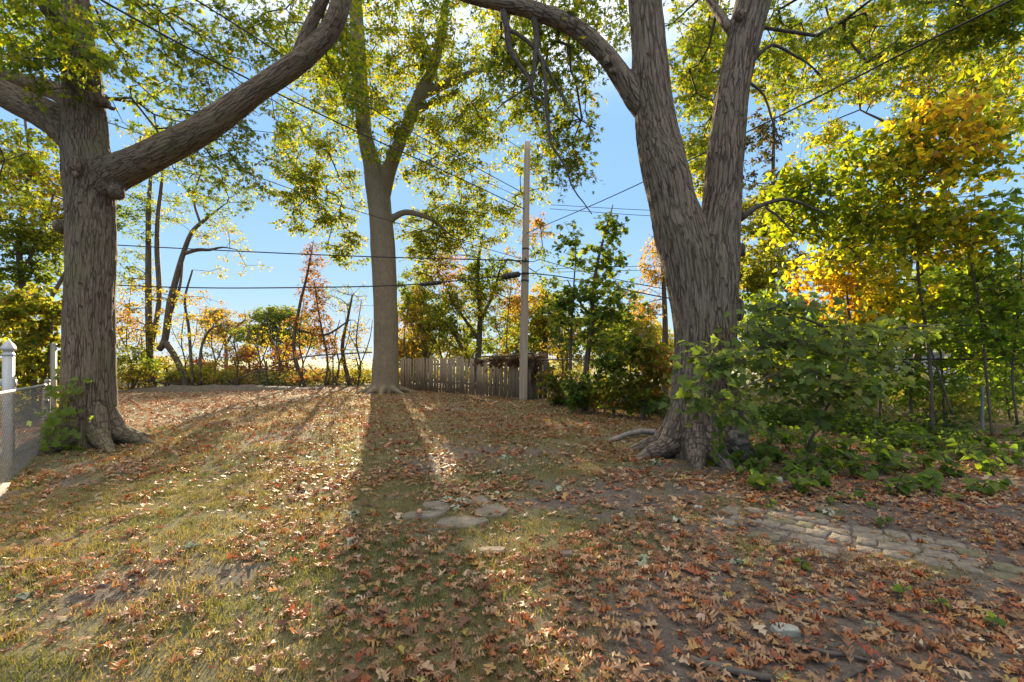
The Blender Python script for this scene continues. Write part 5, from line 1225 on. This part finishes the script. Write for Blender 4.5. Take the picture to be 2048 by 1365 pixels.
# field weeds beyond the back fence
n = 6000
pos = np.column_stack([rng.uniform(-26, 6, n), rng.uniform(25.8, 43, n), rng.random(n) * .55]); pos[:, 2] += gz(pos[:, 0], pos[:, 1])
R = orient(rng.normal(size=(n, 3)) * .6 + [0, -.5, .6], rng.normal(size=(n, 3)) * .4 + [0, 0, 1.0])
fc = np.array([(.12, .14, .03), (.2, .18, .04), (.28, .2, .05), (.16, .16, .04)])
tag(link('field_weeds', scatter_mesh('field_weeds', T_lance, pos, R, rng.uniform(.2, .45, n), fc[rng.integers(0, 4, n)]), M_grass), 'tall dry weeds in the field behind the back fence', 'weeds', kind='stuff')
n = 5000
pos = np.column_stack([rng.uniform(2, 22, n), rng.uniform(10, 24, n), rng.random(n) * .3]); keep = pos[:, 1] > 17.4 - .905 * (pos[:, 0] - .95) + 1.2; pos = pos[keep]; n = len(pos); pos[:, 2] += gz(pos[:, 0], pos[:, 1])
R = orient(rng.normal(size=(n, 3)) * .6 + [0, -.5, .6], rng.normal(size=(n, 3)) * .4 + [0, 0, 1.0]); fc = np.array([(.10, .15, .02), (.14, .18, .03), (.2, .2, .03)])
tag(link('neighbour_grass', scatter_mesh('neighbour_grass', T_lance, pos, R, rng.uniform(.12, .28, n), fc[rng.integers(0, 3, n)]), M_grass), 'long sunlit grass beyond the right wire fence', 'grass', kind='stuff')

# ------------------------------------------------------------------ grass
def avoid(x, y):
    ok = np.ones(len(x), bool)
    for b, r in ((baseL, .62), (baseR, .8), (baseC, .8)): ok &= np.hypot(x - b[0], y - b[1]) > r
    for q in flag_pts:
        c = q.mean(0); rr = np.linalg.norm(q - c, axis=1).max() * .62; ok &= ~((np.abs(x - c[0]) < rr) & (np.abs(y - c[1]) < rr * .55))
    return ok
def scatter_ground(n, y0, y1, pw=1.0, xr=1.38):
    u = rng.random(n); y = (y0 ** (2 * pw) + u * (y1 ** (2 * pw) - y0 ** (2 * pw))) ** (1 / (2 * pw))
    x = rng.uniform(-xr, xr, n) * y; return x, y
def grass(n, y0, y1, hgt, wid, name, pw):
    x, y = scatter_ground(n, y0, y1, pw)
    m_ = grass_mask(x, y); cl = fbm2(x, y, 5.5, 41.0, 2)
    ok = (rng.random(n) < m_ * np.clip(.78 + cl * 1.1, .12, 1)) & avoid(x, y) & (y < 25.0) & (x > -7.6 - .4 * (y - 7.9) * (y < 8)) & ~((x > 2) & (y > 17.4 - .905 * (x - .95)))
    dp = np.min(np.hypot(x[:, None] - paver_pts[None, :, 0], y[:, None] - paver_pts[None, :, 1]), 1) if y0 < 6 else np.full(n, 9.0)
    ok &= dp > .1
    x, y, cl = x[ok], y[ok], cl[ok]; n = len(x)
    h = hgt * rng.uniform(.5, 1.25, n) * (1 + .5 * cl); w = wid * rng.uniform(.7, 1.3, n); a = rng.uniform(0, 6.28, n); lean = rng.uniform(.1, 1.1, n) * h; b = rng.uniform(0, 6.28, n)
    z = gz(x, y) - .004; p = np.column_stack([x, y, z]); sd = np.column_stack([np.cos(a), np.sin(a), np.zeros(n)]) * (w / 2)[:, None]
    ld = np.column_stack([np.cos(b) * lean, np.sin(b) * lean, h * .85]); md = np.column_stack([np.cos(b) * lean * .3, np.sin(b) * lean * .3, h * .55])
    V = np.stack([p - sd, p + sd, p + md - sd * .8, p + md + sd * .8, p + ld], 1).reshape(-1, 3)
    T = (np.array([(0, 1, 3), (0, 3, 2), (2, 3, 4)])[None] + (np.arange(n) * 5)[:, None, None]).reshape(-1, 3)
    dry = np.clip(.50 + .6 * fbm2(x, y, 1.3, 77.0, 2) + rng.normal(size=n) * .22, 0, 1)[:, None]
    c = np.array([.075, .105, .032]) * (1 - dry) + np.array([.20, .165, .075]) * dry; c *= rng.uniform(.75, 1.25, (n, 1))
    tag(link(name, tri_mesh(name, V, T, np.repeat(c, 5, 0)), M_grass), 'short thin lawn grass between the fallen leaves' if y0 < 6 else 'far dry lawn grass below the centre maple', 'grass', kind='stuff')
grass(165000, 1.5, 6.5, .055, .0045, 'lawn_grass', .8)
grass(210000, 6.5, 25, .07, .010, 'lawn_grass', .62)

# ------------------------------------------------------------------ fallen leaves
DRY = np.array([(.34, .21, .115), (.41, .275, .16), (.24, .12, .06), (.155, .083, .05), (.31, .11, .04), (.37, .225, .085), (.47, .36, .23), (.275, .16, .09), (.29, .075, .035), (.37, .29, .075), (.28, .28, .17)])
DW = np.array([2.6, 1.5, 3.2, 1.9, 2.2, 1.6, .5, 2.2, .35, .25, .12]); DW /= DW.sum()
DLAB = ['light brown', 'tan', 'brown', 'dark brown', 'rust orange', 'golden brown', 'pale straw coloured', 'dull brown', 'red', 'yellow', 'grey green']
T_far_litter = [fan([(.34, .3), (.14, .42), (.30, .72), (0, 1)], (0, .5), curl=c, droop=d) for c, d in ((.8, .2), (-.5, .3), (1.4, -.2))]
def litter_density(x, y):
    n = fbm2(x, y, 1.5, 23.0, 3); d = .52 + 1.7 * n
    d = d + .30 * sstep(-.6, .8, x) * (1 - sstep(3.2, 4.5, y)) + .2 * sstep(1.5, 3, x) * sstep(4.5, 5.5, y)
    return np.clip(d, .16, 1)
def litter(n, y0, y1, pw, least=0, tilt=.15):
    x, y = scatter_ground(n, y0, y1, pw)
    ok = (rng.random(n) < np.maximum(litter_density(x, y), least)) & (y < 25.2) & ~((x < -3.4) & (y < 8) & (x < -7.62 + .738 * (7.9 - y) + .05)) & ~((x > 2) & (y > 17.6 - .905 * (x - .95)))
    dp = np.min(np.hypot(x[:, None] - paver_pts[None, :, 0], y[:, None] - paver_pts[None, :, 1]), 1) if y0 < 6 else np.full(n, 9.0)
    ok &= (dp > .14) | (rng.random(n) < .2)
    fl = ~avoid(x, y); ok &= ~fl | (rng.random(n) < .2)
    for b, r in ((baseL, .55), (baseR, .72), (baseC, .7)): ok &= np.hypot(x - b[0], y - b[1]) > r
    x, y, fl = x[ok], y[ok], fl[ok]; n = len(x)
    z = gz(x, y) + rng.uniform(.010, .038, n) + fl * .03
    nrm = np.array([0, 0, 1.0]) + rng.normal(size=(n, 3)) * tilt; a = rng.uniform(0, 6.28, n)
    R = orient(nrm, np.column_stack([np.cos(a), np.sin(a), np.zeros(n)]))
    R[rng.random(n) < .4] *= np.array([1, 1, -1.0])[None, None, :]
    pos = np.column_stack([x, y, z]); sz = rng.uniform(.042, .104, n)
    pos = pos - R[:, :, 1] * (sz * .5)[:, None]
    pos[:, 2] = np.maximum(pos[:, 2], gz(pos[:, 0], pos[:, 1]) + .008)
    ci = rng.choice(len(DRY), n, p=DW)
    return pos, R, sz, ci
pos, R, sz, ci = litter(20500, 1.55, 7.0, .8)
px, py = proj(pos + R[:, :, 1] * (sz * .5)[:, None])
app = sz / pos[:, 1] * ((px > 8) & (px < 2040) & (py < 1358)); big = np.zeros(len(pos), bool); big[np.argsort(-app)[:300]] = True
for i in np.where(big)[0]:
    o = bpy.data.objects.new('fallen_oak_leaf', leaf_variant('fallen_oak_leaf', T_oak, i % len(T_oak), int(ci[i]), DRY[ci[i]], M_dry)); COL.objects.link(o)
    M = np.eye(4); M[:3, :3] = R[i] * sz[i]; M[:3, 3] = pos[i]; o.matrix_world = Matrix(M.tolist())
    sp_ = 'at the left, on grass' if px[i] < 500 else 'left of centre' if px[i] < 900 else 'below the flagstones' if px[i] < 1250 else 'near the pale stone' if px[i] < 1650 else 'at the right corner'
    tag(o, DLAB[ci[i]] + (' large' if sz[i] > .105 else ' small') + ' curled oak leaf in the foreground ' + sp_, 'fallen leaf', DLAB[ci[i]] + ' oak leaves in the foreground')
near = pos[:, 1] < 4.6
r = ~big & near
rest_ = ~big & ~near
def lit_col(ci): return DRY[ci] * rng.uniform(.75, 1.25, (len(ci), 1)) * rng.uniform(.93, 1.07, (len(ci), 3))
tag(link('leaf_litter', scatter_mesh('leaf_litter', T_oak, pos[r], R[r], sz[r], lit_col(ci[r])), M_dry), 'dense carpet of fallen brown oak leaves over the near lawn', 'fallen leaves', kind='stuff')
tag(link('leaf_litter', scatter_mesh('leaf_litter', T_far_litter, pos[rest_], R[rest_], sz[rest_], lit_col(ci[rest_])), M_dry), 'fallen leaves around the flagstones and the forked maple', 'fallen leaves', kind='stuff')
pos, R, sz, ci = litter(80000, 7.0, 25.5, .7, .35, .42)
tag(link('leaf_litter', scatter_mesh('leaf_litter', T_far_litter, pos, R, sz * 1.05, lit_col(ci)), M_dry), 'brown fallen leaves scattered over the far lawn', 'fallen leaves', kind='stuff')
# small broken bits between the leaves
n = 14000
x, y = scatter_ground(n, 1.55, 7, .75); ok = avoid(x, y); x, y = x[ok], y[ok]; n = len(x); a = rng.uniform(0, 6.28, n)
pos = np.column_stack([x, y, gz(x, y) + .006]); R = orient(np.array([0, 0, 1.0]) + rng.normal(size=(n, 3)) * .3, np.column_stack([np.cos(a), np.sin(a), np.zeros(n)]))
tag(link('leaf_crumbs', scatter_mesh('leaf_crumbs', T_dia, pos, R, rng.uniform(.008, .035, n), lit_col(rng.choice(len(DRY), n, p=DW))), M_dry), 'small broken leaf bits and crumbs on the soil', 'leaf crumbs', kind='stuff')
